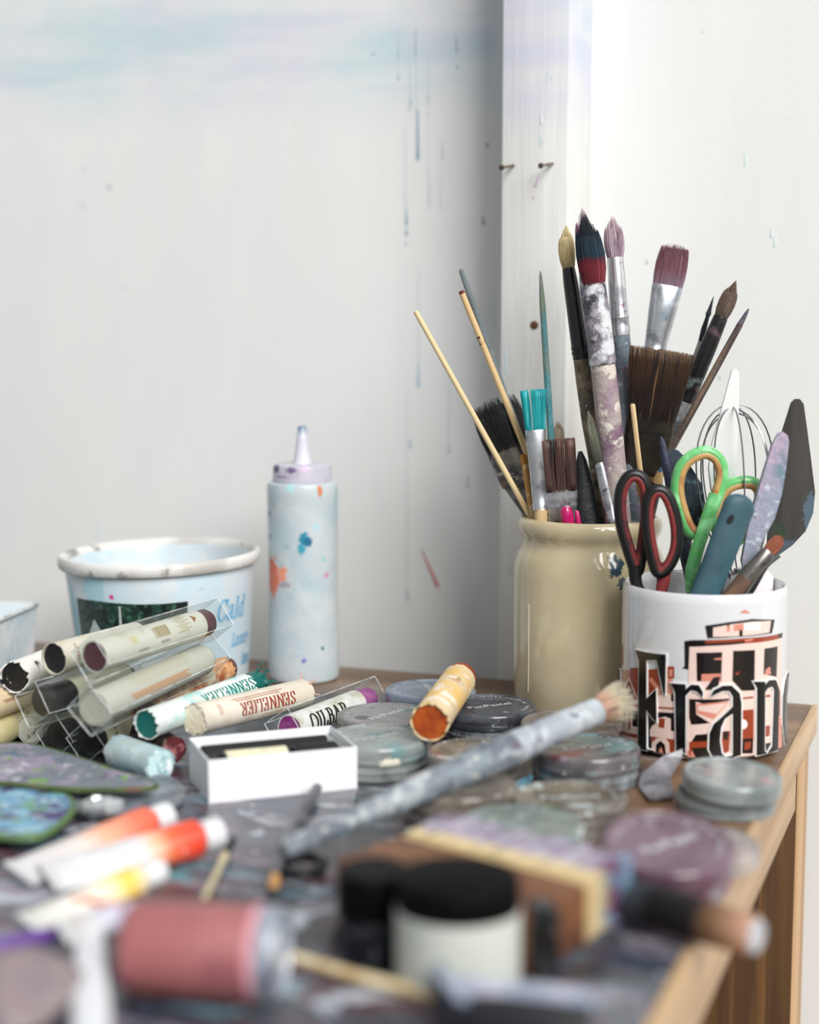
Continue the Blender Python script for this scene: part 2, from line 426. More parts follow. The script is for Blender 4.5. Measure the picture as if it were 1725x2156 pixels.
for d in [(880, 230, 342, 11, (130, 160, 178)), (865, 205, 222, 8, (140, 170, 190)), (863, 224, 234, 5, (160, 180, 192)),
          (856, 440, 476, 9, (120, 155, 172)), (856, 480, 497, 8, (110, 148, 165)), (855, 508, 516, 6, (120, 155, 170)),
          (839, 160, 168, 6, (120, 140, 150)), (903, 203, 210, 6, (150, 165, 175)), (902, 236, 241, 5, (150, 170, 180)),
          (962, 76, 112, 6, (150, 168, 172)), (963, 137, 143, 6, (140, 150, 152)), (932, 300, 336, 6, (185, 200, 202)),
          (1026, 300, 310, 8, (110, 122, 128)), (1018, 455, 474, 9, (140, 145, 155)), (882, 765, 818, 13, (178, 196, 208)),
          (864, 925, 944, 9, (165, 182, 196)), (858, 1235, 1266, 8, (175, 182, 195)), (946, 935, 956, 8, (178, 186, 194)),
          (906, 380, 440, 4, (200, 210, 214)), (786, 110, 116, 7, (135, 145, 145)), (230, 389, 398, 9, (120, 125, 132)),
          (175, 352, 360, 6, (175, 178, 180)), (174, 428, 438, 6, (150, 158, 165)), (146, 520, 528, 6, (190, 196, 198)),
          (264, 592, 610, 5, (205, 190, 205)), (207, 1100, 1140, 7, (196, 220, 226)), (1625, 480, 500, 9, (205, 222, 222)),
          (1632, 500, 520, 8, (205, 225, 222)), (1570, 320, 350, 8, (210, 226, 225)), (1362, 548, 556, 7, (150, 160, 162)),
          (1515, 790, 798, 6, (170, 180, 182)), (1480, 60, 70, 5, (200, 205, 206)), (985, 1000, 1030, 7, (170, 175, 182)),
          (840, 60, 130, 5, (180, 195, 205)), (876, 60, 120, 7, (172, 185, 202))]: blot(*d)
for (x, y0, y1, w) in [(878, 60, 330, 5), (866, 90, 215, 4), (903, 100, 230, 4), (855, 260, 445, 5), (903, 245, 440, 3), (930, 340, 450, 3), (857, 820, 1240, 4), (882, 560, 770, 5), (946, 760, 940, 4), (840, 90, 165, 4), (1040, 620, 700, 4)]:
    blot(x, y0, y1, w, (176, 196, 208), 'paint_streak', fade=.65)
blot(888, 1158, 1240, 11, (196, 84, 82), 'red_brush_mark', slant=36, fade=.0)

postm = mat('post_paint', (220, 220, 217), 0.72, layers=[((214, 213, 208), 90, .58, .1, (1, 1, .04), .8), ((232, 232, 229), 120, .55, .1, (1, 1, .05), .7),
    ((186, 205, 208), 120, .70, .03, (1, 1, .25), .7)], bump=(420, .22, (1, 1, .03)))
washes(postm, .37, .46, None, 1.0, 1.3)
ua, _ = hit_plane(1056, 400, 0); ub, _ = hit_plane(1196, 400, 0)
post = obj('trim_1', box(ua, ub, 0.0, WALLGAP, FLOOR, 1.9, .0015), postm)
post.location = M0; post.rotation_mode = 'QUATERNION'; post.rotation_quaternion = QW
post['kind'] = 'structure'; post['label'] = 'white painted wooden post standing against the wall'
nailm = mat('nail_steel', (150, 140, 128), .35, .9, layers=[((92, 62, 44), 300, .55, .1)])
for (x, y, dx, dy) in [(1086, 345, -16, 9), (1168, 341, -26, 9)]:
    u0, z0 = hit_plane(x, y, 0)
    a = Vector((u0, 0.008, z0)); e = Vector((u0 - .004 * 1.2, -.018, z0 - .004))
    obj('nail', join(tube([a, e], .0011, 8), tube([e, e + (e - a).normalized() * .0012], .0021, 10)), nailm, post)
u0, z0 = hit_plane(1125, 685, 0)
obj('nail_hole', xf(lathe([(0, .0003), (.0022, .0003), (.0030, 0), (.0034, -.0004)], 14), Matrix.Translation((u0, -.0003, z0)) @ Matrix.Rotation(math.pi / 2, 4, 'X')),
    mat('knot', (70, 44, 24), .8, blobs=[((0, 0, 0), .5, (88, 58, 34), .4)]), post)
blot(1135, 370, 395, 8, (205, 175, 205), 'lilac_mark', 0.0, post, -8); blot(1124, 412, 419, 5, (185, 140, 175), 'lilac_mark', 0.0, post)
blot(1140, 240, 262, 9, (218, 208, 222), 'lilac_mark', 0.0, post); blot(1065, 730, 790, 5, (190, 214, 224), 'blue_mark', 0.0, post)

floorm = mat('floor_boards', (150, 128, 104), .6, layers=[((120, 98, 76), 18, .5, .15, (1, .08, 1))])
fl = obj('floor', box(-3, 3, -2.5, 1.6, FLOOR - .05, FLOOR), floorm, smooth=False)
fl['kind'] = 'structure'; fl['label'] = 'brown floor below the table'

# ------------------------------------------------------------------ the table
Rp = Vector((0.185, 0.838, 0))                           # a point of the table's right edge
ur = (Rp - M0).dot(U)                                    # right edge in wall coordinates
table = thing('work_table', 'paint-splattered wooden work table standing against the post', 'table', M0, QW)
TB = NB('table_top_paint'); b = TB
sx = b.n('ShaderNodeSeparateXYZ'); b.l(b.co, sx.inputs[0])
grain = b.noise(22, (.12, 1, 1), detail=6)
wood = b.mix(b.ramp(grain, .35, .65), lin((96, 70, 48)), lin((146, 114, 84)))
# bare wood along the back and the right edge; paint thickens towards the room
cov = b.math('MULTIPLY', b.ramp(b.math('ADD', b.math('MULTIPLY', sx.outputs[1], -1.0), b.math('MULTIPLY', b.math('SUBTRACT', b.noise(14), .5), .16)), .03, .13),
             b.ramp(b.math('ADD', b.math('ADD', b.math('SUBTRACT', ur, sx.outputs[0]), b.ramp(sx.outputs[1], -.50, -.34, .10, 0.0)), b.math('MULTIPLY', b.math('SUBTRACT', b.noise(20), .5), .12)), .045, .105))
pc = b.mix(b.ramp(b.noise(16, (.5, 1, 1), dist=.6), .40, .60), lin((44, 44, 51)), lin((90, 93, 101)))
for colr, sc, th, so, st in [((92, 66, 72), 26, .56, .06, (.5, 1, 1)), ((52, 60, 74), 20, .58, .06, (.6, 1, 1)), ((134, 126, 138), 34, .60, .06, (.4, 1, 1)), ((104, 134, 146), 30, .62, .05, (.5, 1, 1)),
                             ((176, 182, 192), 40, .62, .05, (.5, 1, 1)), ((84, 150, 158), 36, .68, .03, (.6, 1, 1)), ((120, 74, 88), 60, .68, .04, (.5, 1, 1)), ((44, 38, 42), 40, .66, .05, (.6, 1, 1)), ((222, 224, 226), 110, .70, .03, (.4, 1, 1))]:
    pc = b.mix(b.ramp(b.noise(sc, st, dist=.8), th - so, th + so), pc, lin(colr))
topc = b.mix(cov, wood, pc)
spk = b.ramp(b.noise(160), .69, .72)
topc = b.mix(spk, topc, lin((200, 200, 204)))
b.l(topc, b.p.inputs['Base Color'])
b.l(b.mix(cov, lin((170, 170, 170)), lin((120, 120, 120))), b.p.inputs['Roughness'])
bn = b.n('ShaderNodeBump'); b.l(b.noise(90, (.5, 1, 1), detail=6), bn.inputs['Height']); bn.inputs['Strength'].default_value = .35; bn.inputs['Distance'].default_value = .002
b.l(bn.outputs[0], b.p.inputs['Normal'])
woodm = mat('pale_wood', (196, 164, 124), .45, layers=[((172, 136, 96), 26, .52, .12, (1, .06, 1)), ((210, 182, 146), 40, .58, .1, (1, .05, 1)), ((190, 200, 200), 120, .72, .03)])
darkw = mat('leg_wood', (168, 122, 66), .5, layers=[((128, 86, 40), 40, .5, .12, (1, 1, .05))])
LEN, DEP = 1.35, 1.05
obj('tabletop', box(ur - LEN, ur - .004, -DEP, 0, -TOPT, 0, .001), TB.m, table)
obj('edge_strip', box(ur - .004, ur, -DEP, 0, -TOPT, 0.0003, .0008), woodm, table, label='pale wooden lipping on the right edge')
obj('apron', box(ur - .022, ur - .0025, -DEP + .07, -.094, -TOPT - .030, -TOPT, .001), woodm, table)
obj('added_panel', box(ur - LEN + .07, ur - .004, -.0775, -.0745, FLOOR + .12, -TOPT, .0005), mat('dark_brown_panel', (92, 62, 28), .5, layers=[((66, 42, 18), 30, .5, .12, (1, 1, .05)), ((110, 76, 38), 60, .6, .08, (1, 1, .04))]), table, label='added dark brown wooden panel under the table')  # board added across the rear legs; their dark front comes from its colour
for (x0, y0) in [(ur - .058, -.074), (ur - .058, -DEP + .012), (ur - LEN + .01, -.074), (ur - LEN + .01, -DEP + .012)]:
    obj('leg', box(x0, x0 + .055, y0, y0 + .055, FLOOR, -TOPT, .0015), darkw if y0 < -.5 else mat('leg_wood_pale', (190, 154, 112), .45, layers=[((164, 126, 84), 40, .5, .12, (1, 1, .05))]), table)

# ================================================================== VESSELS ALONG THE BACK
# stoneware crock -------------------------------------------------
CK = Vector(((1240 - CX) / FPX * 1.115, 1.10, 0)); CKH = .1365; CKR = .0522
crock = thing('stoneware_crock', 'tall cream stoneware crock crowded with paint brushes', 'crock', CK)
prof = [(0, .0), (.046, .0), (.0485, .0025), (.0505, .010), (.0518, .03), (.0522, .06), (.0522, .098), (.0515, .106), (.0492, .1125), (.0468, .1165), (.0462, .1195), (.0466, .1225), (.0482, .1250),
        (.0494, .1280), (.0497, .1310), (.0490, .1342), (.0474, .1360), (.0455, .1365), (.0440, .1352), (.0434, .132), (.0432, .120), (.046, .110), (.0475, .10), (.0472, .02), (.045, .008), (0, .006)]
def cyl_blob(px, py, c, R, r, colr, jag=.6):
    th, z = on_cyl(px, py, c, R); return ((R * math.sin(th), -R * math.cos(th), z), r, colr, jag)
crockm = mat('crock_glaze', (196, 182, 148), .16, layers=[((186, 170, 134), 18, .5, .2), ((150, 134, 104), 420, .72, .03), ((206, 194, 164), 8, .55, .15)],
             blobs=[cyl_blob(1298, 1190, CK, CKR, (.007, .007, .009), (44, 62, 76), .7), cyl_blob(1312, 1230, CK, CKR, (.004, .004, .005), (84, 92, 94), .8)], coat=.5)
obj('jar', lathe(prof, 72), crockm, crock)
th, _ = on_cyl(1113, 1400, CK, CKR)
obj('crazing_line', tube([((CKR + .0001) * math.sin(th), -(CKR + .0001) * math.cos(th), z) for z in (.02, .05, .08)], .00025, 5), mat('craze', (226, 218, 196), .3), crock)

# mug ---------------------------------------------------------------
MG = Vector(((1480 - CX) / FPX * 1.035, 1.015, 0)); MH = .1045; MR = .0522
mug = thing('souvenir_mug', 'big white souvenir mug with a cable car print and raised black letters', 'mug', MG)
mugm = mat('mug_glaze', (212, 213, 216), .12, coat=.6, layers=[((214, 216, 220), 12, .6, .2)])
obj('cup', lathe([(0, .002), (.040, .002), (.042, 0), (.0455, 0), (.0495, .003), (.0512, .008), (MR, .015), (MR, .085), (.0519, .098), (.0514, .1030), (.0502, MH), (.0488, .1030), (.0480, .098), (.0478, .012), (.045, .007), (0, .007)], 80), mugm, mug)
# its handle is round the back
hp = smooth_path([(.012, .0500, .082), (.016, .068, .084), (.022, .083, .070), (.022, .084, .048), (.018, .070, .028), (.012, .0500, .024)], 4)
obj('handle', tube(hp, .0055, 10, flat=1.3), mugm, mug)
def mug_map(u, v, h): 
    th = u / MR; return ((MR + h) * math.sin(th), -(MR + h) * math.cos(th), v)
def mugpx(P):
    out = []
    for (x, y) in P:
        th, z = on_cyl(1280 + x / 4.3125, 1280 + y / 4.3125, MG, MR); out.append((th * MR, max(.004, z)))
    return out
PW, RU, BK, SA, TN, WH = (232, 206, 196), (150, 62, 36), (22, 14, 14), (214, 140, 120), (196, 140, 120), (240, 232, 228)
art = [
 (TN, [(95, 560), (540, 545), (620, 720), (640, 1400), (95, 1200)]), (PW, [(130, 800), (620, 880), (620, 1340), (120, 1140)]),
 (RU, [(110, 330), (138, 330), (140, 500), (125, 540), (95, 540)]),
 (RU, [(205, 545), (290, 540), (290, 830), (200, 640)]), (PW, [(132, 740), (200, 625), (280, 850), (132, 830)]), (RU, [(150, 740), (200, 655), (262, 830), (240, 835), (198, 700), (160, 750)]),
 (BK, [(192, 752), (230, 752), (230, 802), (192, 802)]), (RU, [(128, 845), (290, 880), (290, 905), (128, 870)]), (BK, [(228, 930), (288, 940), (284, 1085), (226, 1070)]), (RU, [(190, 925), (215, 930), (205, 1110), (186, 1100)]), (BK, [(130, 912), (165, 918), (160, 1040), (128, 1035)]),
 (RU, [(120, 1110), (290, 1150), (290, 1185), (120, 1140)]),
 (RU, [(372, 560), (455, 550), (500, 700), (372, 800)]), (SA, [(372, 650), (400, 630), (470, 720), (440, 735)]), (RU, [(545, 530), (605, 530), (605, 640), (545, 640)]), (SA, [(560, 560), (590, 555), (585, 620), (560, 625)]),
 (PW, [(455, 800), (520, 770), (615, 800), (615, 930), (455, 930)]), (RU, [(460, 895), (615, 905), (615, 925), (460, 912)]), (BK, [(575, 780), (605, 785), (605, 850), (575, 845)]),
 (BK, [(455, 945), (612, 952), (612, 1120), (575, 1115), (575, 1005), (525, 985), (455, 1000)]), (RU, [(465, 1000), (520, 1005), (515, 1090), (465, 1085)]),
 (BK, [(365, 930), (450, 1030), (395, 1080), (400, 1290), (365, 1280)]), (PW, [(385, 1100), (440, 1080), (610, 1130), (605, 1190), (385, 1165)]), (RU, [(400, 1165), (610, 1195), (600, 1350), (400, 1340)]), (PW, [(395, 1330), (405, 1220), (450, 1180), (520, 1180), (560, 1220), (565, 1350), (530, 1360), (520, 1240), (480, 1205), (440, 1240), (440, 1350)]),
 (BK, [(438, 1350), (440, 1240), (480, 1205), (515, 1240), (530, 1360), (470, 1385)]), (SA, [(465, 1290), (490, 1260), (505, 1370), (470, 1380)]),
 (BK, [(290, 1350), (430, 1390), (720, 1330), (1000, 1380), (1580, 1340), (1570, 1420), (1000, 1500), (290, 1470)]), (RU, [(310, 1380), (350, 1390), (340, 1450), (315, 1440)]),
 # the cable car
 (SA, [(1200, 45), (1225, 22), (1245, 15), (1270, 25), (1295, 45)]),
 (BK, [(885, 160), (1100, 128), (1310, 100), (1515, 105), (1490, 228), (1200, 260), (905, 275)]), (PW, [(958, 178), (1120, 148), (1310, 122), (1480, 116), (1466, 222), (955, 262)]), (SA, [(1080, 165), (1230, 140), (1230, 200), (1080, 215)]), (WH, [(1240, 140), (1390, 125), (1385, 200), (1240, 205)]),
 (PW, [(738, 345), (1240, 318), (1578, 270), (1570, 780), (1560, 1330), (720, 1340), (735, 560)]),
 (BK, [(698, 300), (765, 292), (890, 290), (885, 348), (745, 352), (735, 560), (675, 545), (700, 530)]),
 (RU, [(880, 290), (1250, 272), (1585, 225), (1582, 268), (1240, 322), (880, 346)]), (BK, [(880, 320), (1240, 300), (1240, 318), (880, 346)]), (BK, [(1545, 235), (1585, 226), (1582, 268), (1545, 275)]), (SA, [(1240, 290), (1330, 275), (1300, 300), (1250, 305)]),
 (BK, [(805, 405), (1040, 400), (1030, 665), (810, 665)]), (SA, [(852, 600), (1028, 595), (1024, 665), (850, 665)]), (BK, [(960, 630), (1020, 620), (1000, 740), (880, 745)]), (SA, [(960, 460), (1036, 450), (1034, 470), (975, 470)]),
 (BK, [(1138, 388), (1335, 380), (1330, 748), (1215, 752), (1130, 660)]), (RU, [(1150, 600), (1200, 570), (1180, 610)]), (BK, [(1420, 368), (1540, 346), (1530, 625), (1412, 600)]), (SA, [(1430, 560), (1470, 530), (1480, 600), (1425, 605)]),
 (RU, [(1225, 812), (1320, 800), (1320, 818), (1225, 828)]), (RU, [(1430, 790), (1475, 785), (1475, 808), (1430, 810)]),
 (BK, [(740, 825), (1105, 822), (1100, 840), (870, 870), (800, 850), (805, 965), (930, 1045), (760, 1060), (740, 1000)]), (SA, [(808, 870), (1100, 845), (960, 1010), (812, 955)]), (PW, [(820, 890), (1080, 860), (990, 960), (825, 930)]),
 (PW, [(755, 1075), (930, 1060), (920, 1140), (800, 1150), (780, 1180), (755, 1160)]), (BK, [(800, 1150), (920, 1142), (915, 1210), (760, 1215)]), (RU, [(740, 1215), (930, 1205), (930, 1330), (740, 1340)]), (BK, [(760, 1270), (930, 1260), (930, 1370), (800, 1390)]), (SA, [(715, 1290), (770, 1300), (790, 1370), (730, 1380)]),
 (RU, [(1030, 1120), (1110, 1115), (1100, 1300), (1040, 1330)]), (BK, [(1045, 1120), (1100, 1118), (1085, 1200), (1050, 1190)]),
 (RU, [(1215, 928), (1322, 918), (1322, 1190), (1215, 1190)]), (BK, [(1215, 1190), (1320, 1180), (1315, 1320), (1215, 1320)]), (RU, [(1240, 1220), (1300, 1210), (1290, 1280), (1240, 1290)]), (WH, [(1225 + 42 * math.cos(a * .5236), 1055 + 46 * math.sin(a * .5236)) for a in range(12)]),
 (RU, [(1420, 1070), (1470, 1065), (1465, 1160), (1420, 1170)]), (BK, [(1420, 1230), (1480, 1220), (1470, 1300), (1440, 1320)]), (RU, [(1535, 750), (1562, 745), (1560, 980), (1535, 990)]), (SA, [(1535, 1000), (1570, 990), (1575, 1300), (1535, 1290)]),
]
by = {}
for i, (cc, P) in enumerate(art): by.setdefault(i // 6, []).append((cc, P, i))
pr = []
for i, (cc, P) in enumerate(art):
    pr.append((cc, print_polys([mugpx(P)], mug_map, .00012 + i * .000004, .003)))
for cc, g in pr:
    obj('print', g, mat('mug_ink_%d_%d_%d' % cc, cc, .2, coat=.4), mug, smooth=False)
LET = {'F': [[(270, 380), (360, 402), (360, 1290), (290, 1345), (300, 480)], [(345, 398), (535, 420), (532, 472), (355, 468)], [(455, 460), (535, 440), (530, 780), (515, 762)], [(355, 835), (448, 738), (452, 1030), (420, 1000), (355, 900)], [(290, 1280), (360, 1280), (425, 1362), (290, 1345)]],
       'r': [[(580, 680), (712, 690), (710, 1320), (690, 1300), (630, 1300), (620, 760)], [(700, 745), (760, 692), (830, 697), (865, 760), (862, 805), (810, 752), (760, 742), (705, 800)]],
       'a': [[(930, 800), (960, 742), (1040, 702), (1120, 700), (1190, 770), (1205, 860), (1200, 1330), (1130, 1350), (1130, 800), (1100, 748), (1040, 748)], [(1140, 880), (1140, 945), (1060, 1000), (1025, 1080), (1015, 1200), (1030, 1310), (1060, 1345), (1140, 1330), (1140, 1358), (960, 1362), (920, 1280), (925, 1130), (960, 1050)]],
       'n': [[(1310, 665), (1415, 665), (1410, 1290), (1430, 1340), (1340, 1335), (1345, 720)], [(1405, 705), (1455, 652), (1510, 650), (1537, 730), (1527, 1300), (1435, 1345), (1480, 1250), (1497, 740), (1480, 708), (1440, 722), (1405, 775)]],
       'n0': [[(78, 580), (100, 560), (125, 610), (120, 1110), (86, 1100), (95, 640)]],
       'c': [[(1628, 590), (1600, 650), (1578, 800), (1574, 1050), (1600, 1230), (1625, 1280), (1640, 1260), (1618, 1150), (1606, 1000), (1606, 800), (1626, 640)]]}
def grow_poly(P, d):
    n = len(P); area_ = sum(P[i][0] * P[(i + 1) % n][1] - P[(i + 1) % n][0] * P[i][1] for i in range(n)); s = 1 if area_ > 0 else -1
    out = []
    for i in range(n):
        a, b_, c_ = Vector(P[i - 1]), Vector(P[i]), Vector(P[(i + 1) % n])
        e1 = (b_ - a).normalized(); e2 = (c_ - b_).normalized()
        nn = Vector((e1.y + e2.y, -(e1.x + e2.x))) * s
        if nn.length < .2: nn = Vector((e1.y, -e1.x)) * s
        nn.normalize(); out.append((b_.x + nn.x * d, b_.y + nn.y * d))
    return out
def solid_polys(polys, mapf, h0, h1, step=.003):
    g0 = print_polys(polys, mapf, h1, step); sides = []
    for P in polys:
        n = len(P)
        for i in range(n):
            a, b_ = P[i], P[(i + 1) % n]; o = [mapf(a[0], a[1], h0), mapf(b_[0], b_[1], h0), mapf(b_[0], b_[1], h1), mapf(a[0], a[1], h1)]
            sides.append(([tuple(q) for q in o], [(0, 1, 2, 3)]))
    return join(g0, *sides)
for ch, polys in LET.items():
    pp = [mugpx(P) for P in polys]
    lt = obj('letter', solid_polys([grow_poly(P, .0011) for P in pp], mug_map, .0, .0011), mat('letter_white', (240, 238, 236), .15, coat=.5), mug, smooth=False)
    obj('letter_face', solid_polys(pp, mug_map, .0, .0016), mat('letter_black', (10, 9, 10), .22, coat=.15), lt, smooth=False)

# squeeze bottle ----------------------------------------------------
BT = Vector(((641 - CX) / FPX * 1.23, 1.203, 0)); BR = .0268
bottle = thing('squeeze_bottle', 'translucent white squeeze bottle with pointed nozzle and paint smudges', 'bottle', BT)
def bb(px, py, r, c, j=.7): return cyl_blob(px, py, BT, BR, r, c, j)
botm = mat('bottle_plastic', (190, 199, 203), .32, layers=[((178, 196, 203), 30, .55, .12), ((202, 208, 210), 20, .52, .1), ((158, 182, 190), 90, .66, .06), ((196, 176, 200), 140, .75, .03)], sss=.15,
           blobs=[bb(572, 1215, (.009, .009, .018), (222, 120, 92)), bb(592, 1210, (.006, .006, .006), (232, 150, 120), .9), bb(598, 1232, (.006, .006, .003), (168, 160, 168), .9), bb(641, 1136, (.0045, .0045, .006), (52, 140, 168), .8), bb(648, 1142, .004, (38, 110, 142), .9), bb(635, 1156, (.003, .003, .005), (70, 156, 180), .9),
                  bb(674, 1033, (.0022, .0022, .0055), (206, 130, 86), .6), bb(690, 1211, .0028, (206, 130, 176), .9), bb(682, 1178, .0022, (140, 204, 190), .8), bb(611, 1025, .004, (176, 220, 224), .8), bb(680, 1365, .0016, (30, 120, 130), .6), bb(640, 1392, .0020, (112, 108, 176), .8),
                  bb(566, 1080, .0035, (130, 150, 160), .9), bb(708, 1050, (.004, .004, .012), (170, 196, 202), .9), bb(568, 1130, .0025, (90, 120, 125), .9), bb(668, 1112, .003, (180, 210, 225), .9)])
obj('body', lathe([(0, .0), (.024, .0), (.0262, .0015), (.0272, .006), (.0268, .02), (.0258, .07), (.0262, .11), (.0266, .140), (.0266, .1465), (.0258, .1490), (.0235, .1500), (0, .1500)], 56), botm, bottle)
capm = mat('bottle_cap', (190, 187, 198), .3, sss=.1, layers=[((200, 196, 208), 60, .55, .1)], blobs=[cyl_blob(580, 987, BT, .0222, (.004, .006, .004), (86, 66, 108), .6), cyl_blob(612, 990, BT, .0222, (.005, .006, .0025), (120, 100, 140), 1.0), cyl_blob(640, 985, BT, .0222, .004, (212, 186, 214), .8), cyl_blob(590, 1004, BT, .0222, (.014, .006, .0012), (160, 140, 176), 1.)])
cap = obj('cap', lathe([(0, .1500), (.0222, .1500), (.0226, .1508), (.0223, .1524), (.0220, .1600), (.0214, .1622), (.0200, .1630), (.0075, .1634), (0, .1634)], 48), capm, bottle)
obj('nozzle', lathe([(0, .1630), (.0072, .1630), (.0064, .1660), (.0044, .1800), (.0032, .1905), (.0026, .1912), (.0014, .1910), (0, .1895)], 28), mat('nozzle_plastic', (212, 212, 222), .28, sss=.1, zr=[(.163, (216, 214, 222)), (.184, (208, 206, 220)), (.188, (150, 164, 184)), (.192, (74, 112, 134))]), bottle)
for k in range(7):
    th = math.radians(-40 + k * 6); r = .02235
    obj('cap_rib', tube([(r * math.sin(th), -r * math.cos(th), .1535), (r * math.sin(th), -r * math.cos(th), .1590)], .0004, 5), capm, cap)

# yogurt tub ----------------------------------------------------------
TU = Vector(((345 - CX) / FPX * 1.21, 1.195, 0)); TH = .0985
tub = thing('plastic_tub', 'open white plastic tub with blue lettering and a garden picture', 'tub', TU, Quaternion((0, 1, 0), math.radians(-1.6)))
tubm = mat('tub_plastic', (200, 209, 213), .35, layers=[((196, 190, 180), 40, .66, .06, (1, 1, .5), .6), ((192, 212, 222), 16, .54, .1, (1, 1, .4)), ((212, 217, 219), 22, .55, .1), ((170, 150, 170), 260, .76, .02), ((150, 198, 206), 60, .72, .04)],
           blobs=[cyl_blob(205, 1245, TU, .068, (.012, .012, .03), (166, 202, 212), .6), cyl_blob(242, 1255, TU, .068, .0022, (196, 70, 130), .7), cyl_blob(430, 1243, TU, .068, (.004, .004, .001), (190, 195, 196), .7), cyl_blob(160, 1290, TU, .068, (.008, .008, .03), (148, 192, 206), .5)])
def TR(z): return .0622 + (.0702 - .0622) * z / .09
obj('bucket', lathe([(0, .001), (.060, .001), (.0622, .0), (TR(.03), .03), (TR(.06), .06), (.0702, .0905), (.0690, .0935), (.0675, .090), (.0662, .06), (.0602, .003), (0, .003)], 80), tubm, tub)
rimm = mat('tub_rim', (222, 220, 216), .4, layers=[((150, 146, 140), 40, .62, .06), ((112, 124, 122), 130, .68, .04), ((190, 186, 180), 18, .55, .1), ((206, 180, 90), 60, .76, .02)])
obj('rim', lathe([(.0690, .0900), (.0735, .0895), (.0748, .0912), (.0752, .0945), (.0748, .0972), (.0735, .0985), (.0718, .0982), (.0700, .0965), (.0690, .0935), (.0690, .0900)], 80), rimm, tub)
def tub_uv(px, py):
    th, z = on_cyl(px, py, TU, .0622, .09, .0702); return th * .066, z
def tub_map(u, v, h):
    th = u / .066; r = TR(v) + h; return (r * math.sin(th), -r * math.cos(th), v)
pic = [tub_uv(*p) for p in [(168, 1254), (210, 1262), (250, 1268), (300, 1272), (350, 1272), (402, 1268), (399, 1300), (398, 1345), (300, 1350), (176, 1342)]]
gm = mat('garden_picture', (30, 56, 48), .35, layers=[((18, 30, 30), 90, .5, .06), ((70, 110, 86), 260, .60, .06), ((96, 128, 104), 420, .68, .04), ((90, 40, 56), 300, .76, .02)])
obj('picture', print_polys([pic], tub_map, .0003), gm, tub, smooth=False)
obj('picture', join(print_polys([[tub_uv(*p) for p in [(256, 1275), (260, 1275), (263, 1335), (257, 1335)]]], tub_map, .0005), print_polys([[tub_uv(*p) for p in [(204, 1300), (226, 1340), (190, 1340)]]], tub_map, .0005)), mat('fountain', (186, 194, 190), .4), tub, smooth=False, label='pale fountain and path in the picture')
ink = mat('blue_ink', (74, 164, 206), .35)
for txt, x, y, s, w, sl in [('Cald', 459, 1313, .0150, .82, .25), ('Luxury', 489, 1366, .0096, .72, .25), ('Imm', 508, 1404, .0096, .72, .25)]:
    u0, v0 = tub_uv(x, y)
    obj('lettering', letters(txt, s, lambda u, v, h: tub_map(u0 + u, v0 + v, h), .13, .05, w, sl, h0=.0004, gap=.05), ink, tub, smooth=False)

# square water tub at the far left ---------------------------------------
WBp = Yd(78, 1272, 1.195); WBz = WBp.z
wt = thing('square_water_tub', 'square translucent plastic tub cut off by the left edge', 'tub', (WBp.x, WBp.y, 0), Quaternion((0, 0, 1), math.radians(-10)))
wm = mat('water_tub_plastic', (214, 224, 228), .3, layers=[((190, 210, 216), 24, .52, .12, (1, 1, .5)), ((150, 194, 206), 60, .66, .06), ((236, 236, 236), 30, .56, .1)])
S, H, t = .10, WBz, .002
bm = bmesh.new()
def ringv(s0, z, i=0): return [bm.verts.new((x, y, z)) for x, y in ((-s0 + 0 - i * 0, 0 - i), (-i, -i), (-i, -s0), (-s0, -s0))]
out0 = [bm.verts.new(p) for p in ((-S + .004, -.004, 0), (-.004, -.004, 0), (-.004, -S + .004, 0), (-S + .004, -S + .004, 0))]
out1 = [bm.verts.new(p) for p in ((-S, 0, H), (0, 0, H), (0, -S, H), (-S, -S, H))]
in1 = [bm.verts.new(p) for p in ((-S + t, -t, H), (-t, -t, H), (-t, -S + t, H), (-S + t, -S + t, H))]
in0 = [bm.verts.new(p) for p in ((-S + t + .004, -t - .004, t), (-t - .004, -t - .004, t), (-t - .004, -S + t + .004, t), (-S + t + .004, -S + t + .004, t))]
bm.faces.new(out0); bm.faces.new(in0)
for A, B in ((out0, out1), (out1, in1), (in1, in0)):
    for i in range(4): bm.faces.new((A[i], A[(i + 1) % 4], B[(i + 1) % 4], B[i]))
obj('body', from_bm(bm), wm, wt, smooth=False)
rimg = []
for i in range(4):
    c4 = [(-S, 0), (0, 0), (0, -S), (-S, -S)]; a, b_ = c4[i], c4[(i + 1) % 4]
    rimg.append(tube([(a[0], a[1], H), (b_[0], b_[1], H)], .0018, 8))
obj('rim', join(*rimg), mat('water_tub_rim', (200, 206, 206), .3, layers=[((150, 156, 158), 90, .6, .06)]), wt)

